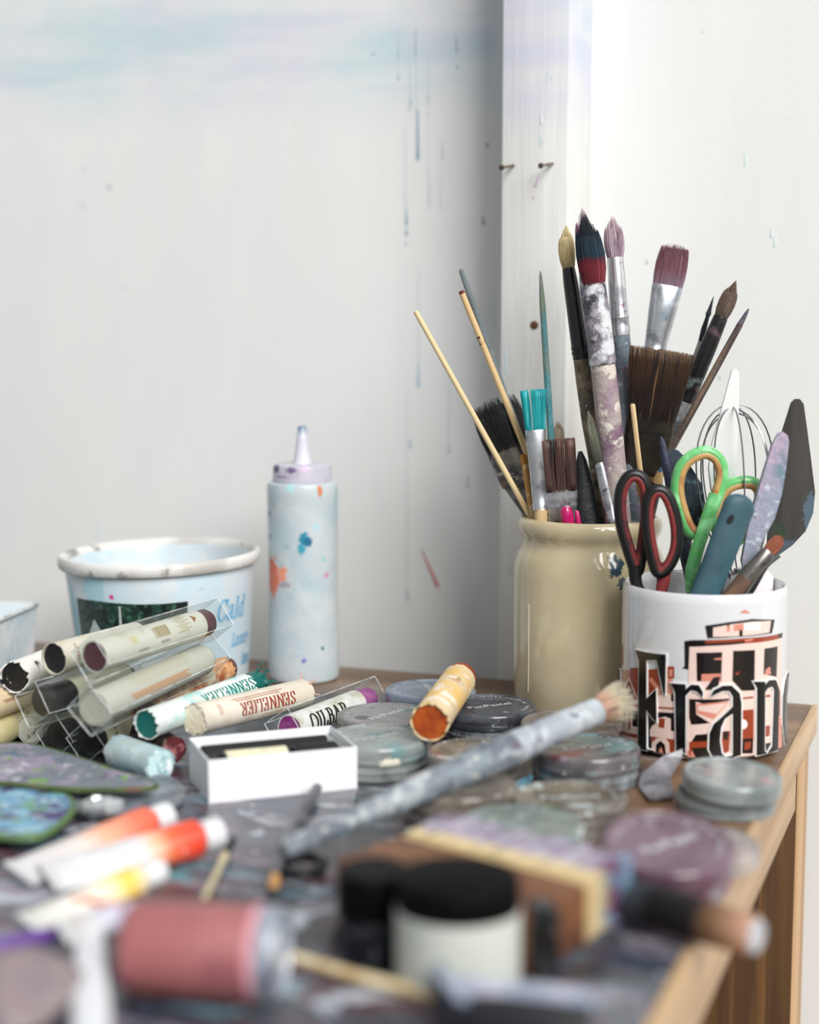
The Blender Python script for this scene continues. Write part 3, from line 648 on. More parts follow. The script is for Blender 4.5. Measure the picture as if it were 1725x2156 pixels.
# ================================================================== BRUSHES AND TOOLS STANDING IN CROCK AND MUG
def tuft(z0, z1, w0, wm, w1, flat=1.0, n=220, bend=0.0, dome=.15, jag=.10, seed=1, hr=.00033, flat1=None, gaps=(), cut=0.0, gw=.09):
    """a head of single hairs over a solid core; z0 at the ferrule, z1 at the tip, half widths w0 / wm / w1"""
    rnd = random.Random(seed); V, F = [], []; Lh = z1 - z0; flat1 = flat if flat1 is None else flat1
    def W(t): return (1 - t) * (1 - t) * w0 + 2 * t * (1 - t) * (2 * wm - .5 * (w0 + w1)) + t * t * w1
    def FL(t): return flat + (flat1 - flat) * t
    def tip(a, b): return 1 - dome * (a * a + b * b) + cut * a
    hairs = []
    for i in range(n):
        r = math.sqrt(rnd.random()) if i % 2 else .93 + .07 * rnd.random(); an = rnd.random() * 2 * math.pi
        a, b_ = r * math.cos(an), r * math.sin(an)
        if any(abs(a - g) < gw for g in gaps): continue
        hairs.append((a, b_, tip(a, b_) * (1 - jag * rnd.random() ** 2), rnd.uniform(-.05, .05), rnd.uniform(-.05, .05)))
    ST_ = (0, .3, .6, .85, 1.0)
    for a, b_, ln, ja, jb in hairs:
        o = len(V)
        for k, s in enumerate(ST_):
            t = s * ln; w = W(min(1, t)); x = (a + ja * s) * w + bend * t * t; y = (b_ + jb * s) * w * FL(min(1, t)); z = z0 + Lh * t
            rr = hr * (1 - .75 * s * s)
            for q in range(3):
                an = 2.094 * q; V.append((x + rr * math.cos(an), y + rr * math.sin(an), z))
        for k in range(len(ST_) - 1):
            for q in range(3):
                j = (q + 1) % 3; A = o + k * 3; F.append((A + q, A + j, A + 3 + j, A + 3 + q))
        F.append((o + 12, o + 13, o + 14))
    sec = []
    top = 1 - dome * .85 - jag * .4
    for k in range(7):
        t = top * k / 6; w = W(t) * (.93 if k < 6 else .55); sec.append((z0 + Lh * t, w, w * FL(t), bend * t * t))
    if not gaps: return join((V, F), loft(sec, 14))
    # a split head: one core for every lock
    parts = [(V, F)]; ed = [-1.0] + sorted(gaps) + [1.0]
    for l, r in zip(ed, ed[1:]):
        c = (l + r) / 2; h = (r - l) / 2 - gw * .8; sc = []
        for k in range(7):
            t = top * k / 6; w = W(t); sc.append((z0 + Lh * t, max(.0003, w * h), w * FL(t) * .9, c * w + bend * t * t))
        parts.append(loft(sc, 10))
    return join(*parts)

def inside(c, rin, A, B, floor=.009, r=.004):
    """how far below B the line A->B can go on inside a round vessel"""
    d = (B - A).normalized(); s = 0.0
    while s < .2:
        p = B + d * s
        if p.z < c.z + floor + r * .6: break
        if p.z < c.z + .125 and math.hypot(p.x - c.x, p.y - c.y) > rin - r: break
        s += .001
    return max(s, .012)
BN = [0]
GB = 'brushes standing in the stoneware crock'
def brush(label, A, B, ya, yb, head=None, segs=(), name='paint_brush', cat='brush', vessel=None, group=GB, roll=0.0, rim_r=.004, ext=None, cap=.2):
    """A tip pixel, B pixel where it enters the vessel; segs: (part, [(s, width px)...], flatness(es), material), s in px from the tip, None = end"""
    BN[0] += 1
    P, Q = Yd(A[0], A[1], ya), Yd(B[0], B[1], yb)
    k = (P - Q).length / math.hypot(A[0] - B[0], A[1] - B[1])
    c, rin = vessel if vessel else (CK, .0432)
    e = inside(c, rin, P, Q, r=rim_r) if ext is None else ext
    e = min(e, cap)
    d = (P - Q).normalized(); foot = Q - d * e; L = (P - foot).length
    root = thing(name, label, cat, foot, frame(d, roll), group)
    zz = lambda s: 0.0 if s is None else L - s * k
    if head:
        h = head
        zr = h.get('zr'); 
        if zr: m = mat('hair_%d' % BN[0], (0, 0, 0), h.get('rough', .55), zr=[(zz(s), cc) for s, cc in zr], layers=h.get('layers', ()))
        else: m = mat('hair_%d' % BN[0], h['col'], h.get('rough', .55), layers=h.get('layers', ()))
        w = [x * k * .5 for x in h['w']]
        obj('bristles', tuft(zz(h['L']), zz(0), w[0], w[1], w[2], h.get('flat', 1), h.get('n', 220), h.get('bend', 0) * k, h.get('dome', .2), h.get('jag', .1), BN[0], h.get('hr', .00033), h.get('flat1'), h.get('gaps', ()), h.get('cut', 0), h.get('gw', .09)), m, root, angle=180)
    for (pn, st, fl, m) in segs:
        f0, f1 = fl if isinstance(fl, tuple) else (fl, fl); sec = []; n = len(st)
        for i, (s, w) in enumerate(st):
            f = f0 + (f1 - f0) * (i / max(1, n - 1)); sec.append((zz(s), w * k * .5, w * k * .5 * f))
        obj(pn, loft(sec, 20), m, root)
    return root
silver = lambda n, extra=(): mat('ferrule_' + n, (196, 198, 202), .3, .85, layers=[((150, 152, 158), 90, .58, .08)] + list(extra))
def caked(n, base, *lay, rough=.55, bump=True):
    return mat('caked_' + n, base, rough, layers=list(lay), bump=(260, .5) if bump else None)

# --- the left-hand sticks
bam = mat('bamboo', (214, 190, 146), .55, layers=[((186, 156, 108), 200, .55, .1, (1, 1, .03)), ((230, 212, 176), 90, .56, .1, (1, 1, .05))])
bamr = mat('bamboo_red_fleck', (216, 194, 150), .55, layers=[((188, 158, 110), 200, .55, .1, (1, 1, .03))], blobs=[((0, -.002, .115), (.004, .004, .0022), (190, 70, 60), .9)])
brush('plain bamboo skewer leaning far out to the left of the crock', (875, 655), (1119, 1092), 1.085, 1.094, None,
      [('stick', [(0, 9), (3, 11), (300, 12), (None, 12)], 1, bamr)], 'bamboo_skewer', 'skewer', rim_r=.002, group=None)
brush('thin grey paint-stained brush handle, tallest of those leaning left', (970, 567), (1159, 1098), 1.125, 1.112, None, cap=.04,
      segs=[('handle', [(0, 5), (4, 10), (60, 13), (150, 14), (350, 12), (None, 12)], 1, caked('grey_handle', (128, 128, 130), ((92, 104, 108), 60, .5, .1, (1, 1, .2)), ((168, 150, 122), 90, .6, .06, (1, 1, .2))))], name='brush_handle', cat='brush')
brush('bamboo stick with a dark red broken tip and burnt specks', (971, 612), (1168, 1098), 1.095, 1.095, None,
      [('tip', [(0, 7), (2, 12.4), (7, 12.4)], 1, mat('broken_tip', (104, 28, 34), .5)), ('scorch', [(96, 8), (102, 13.4), (120, 13.4), (126, 8)], 1, mat('scorch', (56, 20, 24), .5, layers=[((206, 176, 128), 300, .52, .05)])), ('stick', [(5, 12), (40, 13), (None, 13)], 1, mat('bamboo_burnt', (206, 176, 128), .5, layers=[((160, 124, 80), 160, .6, .08, (1, 1, .04))])),
       ('dark_side', [(6, 3), (30, 6), (340, 7), (None, 6)], .6, mat('burnt_edge', (44, 36, 34), .7))], 'bamboo_stick', 'skewer', group=None, rim_r=.003)
# --- broad black brush at the back left
brush('broad brush with frayed black bristles and paint-crusted body, behind the skewers', (1036, 838), (1132, 1098), 1.128, 1.122,
      dict(L=112, w=(98, 106, 92), flat=.45, col=(22, 22, 24), n=420, dome=.08, jag=.22, hr=.0005, layers=[((70, 72, 76), 300, .66, .05)]),
      [('ferrule', [(104, 96), (110, 100), (150, 98), (188, 90)], (.45, .4), caked('black_brush_ferrule', (104, 98, 88), ((52, 52, 54), 50, .5, .1), ((170, 168, 162), 80, .62, .05), ((120, 92, 52), 60, .66, .05))),
       ('handle', [(186, 84), (230, 60), (270, 40), (None, 30)], (.4, .7), caked('black_brush_handle', (92, 90, 84), ((140, 138, 132), 60, .56, .08), ((60, 58, 54), 40, .55, .08), ((170, 150, 70), 90, .7, .03)))], rim_r=.006)
# --- teal flat brush
brush('flat brush with split bright teal bristles and a silver ferrule', (1122, 818), (1140, 1100), 1.078, 1.081,
      dict(L=90, w=(40, 47, 54), flat=.35, flat1=.22, col=(24, 158, 164), n=340, dome=.03, jag=.07, gaps=(-.28,), layers=[((90, 200, 200), 300, .6, .06, (1, 1, .1)), ((12, 120, 130), 200, .6, .06, (1, 1, .1))]),
      [('ferrule', [(86, 42), (90, 43), (150, 37), (215, 33), (240, 31), (244, 34), (249, 31), (254, 33)], (.35, .85), silver('teal', [((150, 110, 140), 160, .72, .03)])),
       ('handle', [(250, 27), (270, 28), (None, 26)], 1, mat('beech', (206, 178, 132), .4, layers=[((180, 146, 98), 120, .55, .1, (1, 1, .04))]))], rim_r=.005)
brush('thin teal-washed pointed wooden brush handle in front of the post', (1138, 570), (1172, 1098), 1.105, 1.10, None,
      [('handle', [(0, 1.5), (10, 6), (60, 12), (75, 13), (200, 14), (None, 14)], 1, caked('teal_handle', (150, 132, 96), ((62, 128, 138), 60, .47, .08, (1, 1, .15)), ((96, 150, 156), 120, .58, .06, (1, 1, .15)), ((70, 110, 116), 30, .62, .08, (1, 1, .2))))], 'brush_handle', 'brush')
brush('small worn brush with a beige tuft peeping up behind the brown bristles', (1174, 884), (1186, 1098), 1.115, 1.11,
      dict(L=52, w=(20, 24, 14), flat=.8, col=(172, 156, 136), n=160, jag=.25, dome=.3), [('ferrule', [(46, 21), (60, 20), (110, 18)], 1, silver('small')), ('handle', [(108, 16), (None, 14)], 1, bam)])
brush('narrow ochre-bristled brush with a clear ferrule beside the teal brush', (1102, 956), (1124, 1096), 1.09, 1.091,
      dict(L=24, w=(13, 14, 12), flat=.5, col=(190, 134, 52), n=110, jag=.1, dome=.05), [('ferrule', [(22, 13), (60, 14), (110, 15)], .7, mat('amber_ferrule', (196, 150, 84), .25, .3, layers=[((230, 210, 170), 90, .6, .06)])), ('handle', [(108, 13), (None, 12)], 1, bam)], rim_r=.003)
brush('flat brush with split dark brown bristles streaked blue, at the front of the crock', (1174, 922), (1186, 1100), 1.078, 1.082,
      dict(L=112, w=(66, 70, 71), flat=.3, flat1=.24, zr=[(112, (84, 60, 54)), (70, (78, 54, 48)), (20, (92, 62, 54)), (0, (100, 70, 60))], n=460, dome=.02, jag=.06, gaps=(-.3, .34), gw=.03, layers=[((104, 130, 160), 130, .66, .05, (1, 1, .3)), ((56, 38, 36), 240, .56, .08, (1, 1, .08))]),
      [('ferrule', [(108, 66), (112, 68), (124, 68), (127, 71), (131, 68), (140, 68), (143, 71), (147, 67), (175, 62)], .3, silver('brown_flat', [((40, 66, 66), 70, .54, .07), ((80, 150, 140), 120, .68, .04), ((110, 40, 60), 160, .72, .03)])),
       ('handle', [(172, 56), (None, 40)], (.35, .6), caked('dark_handle_1', (70, 62, 58), ((120, 110, 104), 90, .6, .06)))], rim_r=.008)
# --- magenta marker
brush('glossy magenta marker pen cap poking just over the crock rim', (1191, 1066), (1197, 1104), 1.067, 1.068, None,
      [('cap', [(0, 6), (2, 18), (8, 25), (20, 27), (None, 27)], 1, mat('magenta_gloss', (186, 20, 98), .2, coat=.4, layers=[((222, 120, 170), 200, .68, .04)])),
       ('clip', [(12, 4), (15, 10), (50, 12), (70, 10)], .8, mat('magenta_clip', (196, 34, 108), .22, coat=.3))], 'marker_pen', 'pen', group=None, rim_r=.005)
bpy.data.objects['clip'].location = (.0068, -.001, 0)
# --- black brush with blond bristles
brush('round brush with blond bristles and a glossy black ferrule, leftmost of the tall brushes', (1184, 473), (1276, 1098), 1.085, 1.10,
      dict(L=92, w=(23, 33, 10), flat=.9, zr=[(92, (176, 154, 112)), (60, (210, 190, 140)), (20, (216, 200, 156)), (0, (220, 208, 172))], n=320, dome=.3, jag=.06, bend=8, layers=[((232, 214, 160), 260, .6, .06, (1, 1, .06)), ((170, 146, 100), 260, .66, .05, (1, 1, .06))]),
      [('ferrule', [(88, 25), (92, 27), (120, 31), (250, 37), (256, 40), (260, 37), (266, 40), (272, 37), (279, 38)], 1, mat('black_ferrule', (20, 20, 22), .25, coat=.3, layers=[((224, 224, 226), 55, .66, .02), ((84, 88, 94), 170, .70, .04)])),
       ('handle', [(277, 36), (330, 39), (420, 40), (500, 34), (None, 26)], 1, caked('blond_handle', (152, 136, 108), ((78, 74, 66), 40, .52, .08), ((214, 212, 206), 36, .62, .03), ((112, 104, 88), 90, .6, .06)))])
brush('brush with long grey-green bristles and silver ferrule in front of the blond brush', (1238, 862), (1292, 1102), 1.072, 1.068,
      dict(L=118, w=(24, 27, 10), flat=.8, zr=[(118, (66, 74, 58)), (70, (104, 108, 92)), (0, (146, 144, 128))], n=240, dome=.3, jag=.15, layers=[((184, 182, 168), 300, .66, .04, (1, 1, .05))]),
      [('ferrule', [(114, 24), (120, 26), (180, 29), (236, 31), (240, 34), (246, 31)], .9, silver('green', [((140, 60, 90), 60, .68, .04), ((120, 100, 116), 90, .6, .05)])), ('handle', [(244, 28), (None, 26)], 1, caked('dark_handle_2', (60, 58, 60)))])
# --- big blue-black and red brush
brush('thick round brush with blue-black and crimson bristles and a mauve-caked handle', (1235, 446), (1306, 1102), 1.068, 1.072,
      dict(L=152, w=(43, 57, 16), flat=.85, zr=[(152, (116, 40, 52)), (112, (122, 36, 50)), (98, (96, 30, 44)), (92, (22, 50, 68)), (66, (20, 48, 66)), (40, (26, 36, 44)), (0, (40, 50, 58))], n=520, dome=.28, jag=.12, bend=-6, hr=.00042, layers=[((90, 120, 140), 200, .70, .04, (1, 1, .1)), ((20, 28, 36), 120, .6, .08, (1, 1, .2))]),
      [('ferrule', [(148, 44), (153, 48), (230, 54), (315, 58), (318, 58)], 1, caked('mauve_ferrule', (122, 116, 126), ((60, 60, 68), 60, .50, .06), ((206, 208, 212), 50, .58, .05), ((150, 72, 110), 140, .70, .03), ((168, 160, 168), 160, .6, .05))),
       ('handle', [(316, 53), (420, 55), (560, 52), (None, 44)], 1, caked('mauve_handle', (168, 156, 150), ((150, 128, 140), 40, .52, .1), ((118, 88, 108), 50, .60, .07), ((208, 200, 190), 90, .60, .05), ((140, 60, 100), 70, .70, .04), ((90, 82, 82), 170, .68, .04), ((196, 130, 70), 300, .77, .02)))], rim_r=.008)
brush('brush with a plum-coloured tip half hidden behind the blue-black one', (1226, 437), (1258, 1098), 1.12, 1.115,
      dict(L=120, w=(26, 34, 20), flat=.8, col=(134, 92, 116), n=200, dome=.3, jag=.08), [('ferrule', [(116, 26), (130, 27), (260, 28)], 1, silver('plum', [((120, 110, 126), 60, .5, .08), ((90, 96, 104), 40, .55, .08)])), ('handle', [(258, 26), (None, 24)], 1, caked('plum_handle', (132, 126, 132), ((84, 84, 92), 40, .55, .08)))])
# --- pink brush
brush('round brush with dusty pink bristles, silver ferrule and grey-blue handle', (1289, 452), (1336, 1104), 1.086, 1.088,
      dict(L=92, w=(31, 41, 12), flat=.85, zr=[(92, (176, 152, 176)), (50, (196, 172, 184)), (0, (186, 160, 164))], n=360, dome=.3, jag=.2, layers=[((140, 116, 128), 220, .62, .05, (1, 1, .12)), ((222, 204, 212), 200, .62, .05, (1, 1, .1))]),
      [('ferrule', [(88, 32), (93, 34), (160, 37), (210, 40), (213, 42), (217, 39), (230, 39), (233, 41), (250, 40)], 1, silver('pink', [((232, 232, 236), 40, .55, .05), ((150, 130, 140), 120, .66, .04), ((90, 100, 110), 160, .70, .03)])),
       ('handle', [(248, 39), (340, 44), (460, 44), (None, 34)], 1, caked('greyblue_handle', (114, 126, 134), ((86, 98, 108), 40, .5, .1), ((150, 160, 166), 100, .58, .06), ((126, 104, 120), 60, .62, .06), ((64, 66, 74), 170, .66, .04), ((196, 200, 206), 280, .72, .03)))], rim_r=.007)
brush('thin wooden dowel wedged beside the grey-blue handle', (1332, 850), (1360, 1096), 1.072, 1.088, None, [('stick', [(0, 7), (3, 11), (None, 12)], 1, bam)], 'wooden_dowel', 'stick', group=None, rim_r=.003)
# --- maroon flat brush behind the wide one
brush('flat brush with maroon bristles and a paint-specked silver ferrule, leaning right', (1424, 512), (1306, 1098), 1.122, 1.128, cap=.02, head=
      dict(L=92, w=(62, 66, 54), flat=.3, flat1=.22, zr=[(92, (140, 122, 138)), (55, (122, 80, 92)), (0, (104, 60, 66))], n=420, dome=.10, jag=.12, layers=[((160, 110, 120), 240, .62, .05, (1, 1, .08)), ((80, 42, 48), 220, .6, .05, (1, 1, .08))]),
      segs=[('ferrule', [(88, 62), (93, 65), (150, 58), (205, 48), (228, 46), (232, 49), (236, 46), (242, 46)], (.3, .9), silver('maroon', [((170, 190, 206), 50, .56, .06), ((60, 150, 140), 90, .71, .03), ((226, 226, 230), 60, .6, .05), ((150, 90, 120), 160, .72, .03)])),
       ('handle', [(240, 42), (300, 44), (None, 26)], 1, caked('maroon_handle', (140, 120, 100), ((180, 176, 170), 60, .58, .06)))], rim_r=.005)
# --- wide brown brush
brush('wide flat brush with long dark brown bristles and a dull metal ferrule', (1396, 734), (1338, 1100), 1.066, 1.092, cap=.03, head=
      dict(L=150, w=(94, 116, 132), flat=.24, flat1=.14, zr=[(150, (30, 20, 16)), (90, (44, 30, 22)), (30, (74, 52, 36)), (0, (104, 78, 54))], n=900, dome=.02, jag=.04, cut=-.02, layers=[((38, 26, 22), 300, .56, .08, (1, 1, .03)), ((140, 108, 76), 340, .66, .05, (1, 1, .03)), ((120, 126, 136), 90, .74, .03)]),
      segs=[('ferrule', [(146, 94), (150, 97), (166, 97), (170, 101), (175, 97), (182, 97), (186, 101), (191, 96), (270, 84)], .24, mat('dull_ferrule', (92, 88, 80), .32, .85, layers=[((66, 62, 56), 24, .52, .2), ((120, 110, 90), 90, .66, .06, (1, 1, .4), .6)])),
       ('handle', [(266, 78), (290, 60), (None, 34)], (.3, .8), mat('varnished_handle', (120, 88, 50), .3, layers=[((84, 58, 30), 60, .55, .1, (1, 1, .1))]))], rim_r=.008)
# --- right-leaning thin ones
brush('thin brush with a stiff black clotted tip and white handle', (1503, 624), (1362, 1098), 1.108, 1.128, None, cap=.05, segs=
      [('bristles', [(0, 1), (14, 5), (32, 9), (36, 12), (44, 8), (70, 12), (100, 8)], .8, caked('black_clot', (22, 34, 40), ((44, 62, 70), 200, .6, .06))), ('handle', [(96, 9), (130, 12), (None, 14)], 1, caked('white_handle', (190, 184, 176), ((140, 132, 124), 60, .56, .08, (1, 1, .3))))])
brush('round brush with grey-brown bristles and black ferrule leaning right', (1551, 589), (1338, 1098), 1.090, 1.110, cap=.03, head=
      dict(L=84, w=(26, 34, 8), flat=.8, zr=[(84, (92, 84, 70)), (50, (110, 92, 80)), (0, (96, 72, 66))], n=320, dome=.35, jag=.06, layers=[((150, 130, 116), 240, .66, .04, (1, 1, .06)), ((64, 52, 46), 220, .6, .05, (1, 1, .06))]),
      segs=[('ferrule', [(80, 28), (85, 31), (150, 36), (250, 37), (262, 33), (266, 36), (272, 33)], 1, mat('black_ferrule_2', (34, 34, 36), .35, .3, layers=[((96, 76, 84), 60, .60, .06), ((110, 122, 122), 80, .64, .05)])),
       ('handle', [(270, 31), (380, 34), (None, 24)], 1, caked('silvery_handle', (150, 152, 154), ((90, 94, 98), 50, .52, .08), ((196, 198, 200), 120, .6, .05)))])
brush('long thin paint-streaked brush leaning furthest right', (1577, 650), (1330, 1098), 1.074, 1.098, None, cap=.03, segs=
      [('bristles', [(0, 3), (10, 7), (28, 11), (40, 13)], .7, caked('thin_tip', (92, 84, 96), ((150, 110, 90), 160, .6, .05), ((60, 70, 100), 120, .6, .05))), ('handle', [(36, 13), (120, 15), (None, 17)], 1, caked('streaked_handle', (126, 104, 84), ((80, 76, 100), 50, .55, .06, (1, 1, .15)), ((90, 110, 124), 60, .60, .06, (1, 1, .15)), ((52, 48, 54), 40, .58, .06, (1, 1, .1))))])
brush('dark bottle-green brush handle standing deep in the crock', (1222, 950), (1240, 1102), 1.085, 1.08, None,
      [('handle', [(0, 8), (20, 22), (80, 40), (140, 46), (None, 40)], .6, caked('dark_green', (26, 34, 36), ((54, 72, 78), 60, .58, .08), ((16, 18, 20), 40, .5, .1)))], 'brush_handle', 'brush', rim_r=.007)
brush('pencil stub with a pale sharpened end behind the black scissors', (1392, 985), (1366, 1096), 1.07, 1.092, None,
      [('lead', [(0, 3), (8, 9)], 1, mat('blue_lead', (60, 92, 132), .5)), ('point', [(7, 9), (30, 19)], 1, mat('cut_wood', (198, 164, 110), .6)), ('shaft', [(29, 19), (None, 19)], 1, mat('navy_lacquer', (34, 40, 58), .3))], 'pencil', 'pencil', group=None, rim_r=.004)

# ================================================================== IN THE MUG
MV = (MG, .0478)
GM = 'tools standing in the souvenir mug'
def pxpts(P, y): return [Yd(p[0], p[1], (p[2] if len(p) > 2 else y)) for p in P]
def loop_tool(label, name, cat, loops, shanks, foot):
    o = Yd(foot[0], foot[1], foot[2]); root = thing(name, label, cat, o, None, GM)
    for i, (P, y, w, lw, mo, mi) in enumerate(loops):
        pts = [p - o for p in smooth_path(pxpts(P, y), 5, True)]
        hd = obj('handle', tube(pts, w * y / FPX, 12, True, flat=1.5, up=(0, 1, 0)) if False else tube(pts, w * y / FPX, 12, True, flat=1.0), mo, root)
        c = sum(pts, Vector()) / len(pts); inner = []
        for k, p in enumerate(pts):
            T = pts[(k + 1) % len(pts)] - pts[k - 1]; N = T.cross(Vector((0, 1, 0))).normalized()
            if N.dot(c - p) < 0: N = -N
            inner.append(p + N * (w * .62 * y / FPX) + Vector((0, -.0012, 0)))
        obj('grip_lining', tube(inner, lw * y / FPX, 10, True), mi, hd)
    for (pn, P, y, ws, m, fl) in shanks:
        pts = [p - o for p in smooth_path(pxpts(P, y), 3)]; n = len(pts)
        rr = [(ws[0] + (ws[1] - ws[0]) * i / (n - 1)) * y / FPX for i in range(n)]
        obj(pn, tube(pts, rr, 12, flat=fl, up=Vector((1, 0, .2))), m, root)
    return root
blk = mat('scissor_black', (11, 11, 13), .38, layers=[((50, 52, 56), 160, .72, .03)])
red = mat('scissor_red', (118, 36, 36), .55, layers=[((60, 20, 28), 50, .60, .1), ((150, 66, 62), 200, .68, .05)])
steel = mat('blade_steel', (160, 164, 168), .28, .9, layers=[((110, 112, 118), 60, .56, .1), ((70, 72, 78), 120, .64, .06)])
loop_tool('scissors with black handles lined in red, standing in the mug', 'scissors', 'scissors',
  [([(1340, 1205), (1320, 1150), (1305, 1090), (1306, 1035), (1322, 1004), (1344, 1000), (1360, 1020), (1364, 1070), (1358, 1130), (1350, 1180)], 1.006, 12, 8, blk, red),
   ([(1384, 1205), (1370, 1160), (1362, 1105), (1364, 1055), (1380, 1032), (1402, 1038), (1418, 1070), (1427, 1115), (1424, 1160), (1406, 1196)], .996, 12, 8, blk, red)],
  [('shank', [(1337, 1190), (1342, 1235), (1372, 1275)], 1.004, (15, 10), blk, .55), ('shank', [(1396, 1185), (1397, 1225), (1385, 1275)], .998, (18, 10), red, .5),
   ('blade', [(1368, 1270), (1412, 1380), (1436, 1480)], 1.004, (13, 3), steel, .22), ('blade', [(1388, 1265), (1404, 1380), (1424, 1490)], .998, (13, 3), steel, .22)], (1424, 1490, 1.000))
grn = mat('scissor_green', (104, 190, 112), .35, layers=[((84, 160, 92), 30, .56, .2), ((128, 48, 40), 90, .70, .03), ((150, 228, 160), 60, .58, .08)], coat=.3)
grd = mat('scissor_green_deep', (84, 160, 84), .35, layers=[((52, 104, 60), 40, .52, .1), ((120, 60, 50), 120, .70, .04)])
tan = mat('scissor_tan', (188, 152, 94), .45, layers=[((166, 112, 66), 60, .56, .08), ((140, 62, 48), 120, .68, .04)])
loop_tool('scissors with bright green handles lined in tan, standing in the mug', 'scissors', 'scissors',
  [([(1452, 1118), (1434, 1078), (1424, 1030), (1432, 986), (1456, 960), (1488, 950), (1514, 966), (1523, 1000), (1513, 1042), (1496, 1085), (1477, 1125)], 1.012, 12, 9, grn, tan),
   ([(1512, 1120), (1504, 1085), (1510, 1050), (1530, 1024), (1562, 1013), (1592, 1018), (1604, 1042), (1594, 1080), (1570, 1120), (1540, 1146)], 1.018, 12, 9, grn, tan)],
  [('shank', [(1508, 1040), (1486, 1105), (1468, 1160), (1456, 1215), (1462, 1270)], 1.006, (15, 14), grn, .7), ('shank', [(1530, 1140), (1498, 1180), (1470, 1230), (1452, 1285)], 1.012, (16, 14), grd, .7),
   ('blade', [(1458, 1262), (1470, 1380), (1486, 1490)], 1.008, (15, 3), steel, .2), ('blade', [(1456, 1275), (1466, 1380), (1478, 1490)], 1.014, (15, 3), steel, .2)], (1486, 1490, 1.010))
def blade_tool(label, P, y, thick, m, neck, neckw, neckm, name='palette_knife', cat='palette knife', lean=None, bevel=None, handle=None):
    """a flat blade of real thickness on a neck that runs down into the mug"""
    o = Yd(neck[-1][0], neck[-1][1], neck[-1][2] if len(neck[-1]) > 2 else y)
    root = thing(name, label, cat, o, None, GM)
    pts = [p - o for p in pxpts(P, y)]
    obj('blade', plate(pts, thick, lean or (0.15, 1, 0)), m, root)
    nk = [p - o for p in smooth_path(pxpts(neck, y), 4)]; n = len(nk)
    obj('neck', tube(nk, [(neckw[0] + (neckw[1] - neckw[0]) * i / (n - 1)) * y / FPX for i in range(n)], 10), neckm, root)
    if handle:
        hp = [p - o for p in pxpts(handle[0], y)]; obj('handle', tube(hp, [w * y / FPX for w in handle[1]], 14), handle[2], root)
    return root
blade_tool('bright polished palette knife blade standing tallest in the mug', [(1541, 779), (1549, 776), (1555, 782), (1556, 800), (1554, 900), (1551, 985), (1544, 1030), (1530, 1056), (1508, 1056), (1497, 1030), (1492, 985), (1500, 930), (1514, 880), (1530, 820)], 1.032, .0012,
  mat('polished_blade', (250, 250, 250), .38, .55), [(1520, 1050), (1521, 1130), (1515, 1250), (1508, 1480)], (9, 7), steel, lean=(.5, -.85, .2))
blade_tool('broad dark steel trowel-shaped palette knife leaning right out of the mug', [(1666, 848), (1674, 840), (1684, 840), (1692, 850), (1699, 900), (1708, 970), (1716, 1035), (1712, 1080), (1696, 1118), (1668, 1148), (1640, 1168), (1622, 1186), (1614, 1180), (1616, 1130), (1622, 1060), (1632, 980), (1648, 905)], 1.024, .0014,
  mat('dark_blade', (66, 64, 62), .45, .6, layers=[((84, 82, 80), 16, .55, .2, (3, 1, .3)), ((52, 51, 50), 40, .6, .15, (4, 1, .15))], blobs=[(tuple(Yd(1706, 1080, 1.024) - Yd(1540, 1480, 1.024)), (.005, .01, .014), (92, 112, 126), .9), (tuple(Yd(1662, 1155, 1.024) - Yd(1540, 1480, 1.024)), (.016, .01, .006), (84, 98, 110), .9), (tuple(Yd(1640, 1120, 1.024) - Yd(1540, 1480, 1.024)), (.006, .01, .006), (60, 74, 60), .9)]), [(1640, 1168), (1612, 1192), (1600, 1225), (1594, 1270), (1540, 1480)], (7, 8), mat('neck_steel', (120, 128, 132), .3, .8), lean=(-.12, 1, .06), handle=([(1595, 1262), (1575, 1340), (1545, 1470)], (9, 13, 11), mat('ebony', (24, 22, 22), .3)))
blade_tool('dull spatula blade smeared with lilac and blue-grey paint, in front of the trowel', [(1638, 914), (1648, 909), (1657, 916), (1660, 930), (1654, 985), (1645, 1040), (1630, 1090), (1606, 1135), (1588, 1180), (1566, 1205), (1561, 1180), (1572, 1120), (1590, 1050), (1610, 985), (1626, 935)], 1.000, .003,
  mat('lilac_blade', (148, 154, 172), .5, .1, layers=[((176, 158, 180), 40, .52, .08), ((112, 134, 150), 60, .56, .08, (1, 1, .5)), ((190, 196, 206), 120, .62, .05), ((84, 96, 112), 90, .68, .05)], bump=(200, .4)), [(1575, 1190), (1560, 1240), (1520, 1460)], (10, 9), steel, lean=(-.2, 1, .1), name='spatula', cat='spatula')
blade_tool('paint-smeared dark scraper blade behind the green scissors', [(1404, 965), (1414, 944), (1428, 948), (1442, 962), (1460, 990), (1478, 1020), (1484, 1070), (1470, 1120), (1448, 1150), (1426, 1120), (1410, 1040)], 1.040, .0012,
  mat('smeared_blade', (62, 72, 84), .4, .4, layers=[((30, 34, 40), 40, .52, .08), ((120, 148, 168), 60, .60, .06), ((150, 190, 80), 70, .73, .03), ((160, 172, 180), 90, .66, .04)]), [(1450, 1140), (1456, 1240), (1466, 1470)], (8, 8), steel, name='scraper', cat='scraper', lean=(.2, 1, 0))
brush('rough dark indigo stick rising between the crock and the green scissors', (1392, 919), (1462, 1245), 1.038, 1.034, None, [('stick', [(0, 3), (12, 13), (40, 18), (90, 24), (150, 30), (None, 26)], .9, caked('indigo', (40, 44, 66), ((66, 70, 98), 160, .58, .05), ((24, 26, 36), 60, .55, .08)))], 'paint_stick', 'stick', vessel=MV, group=GM)
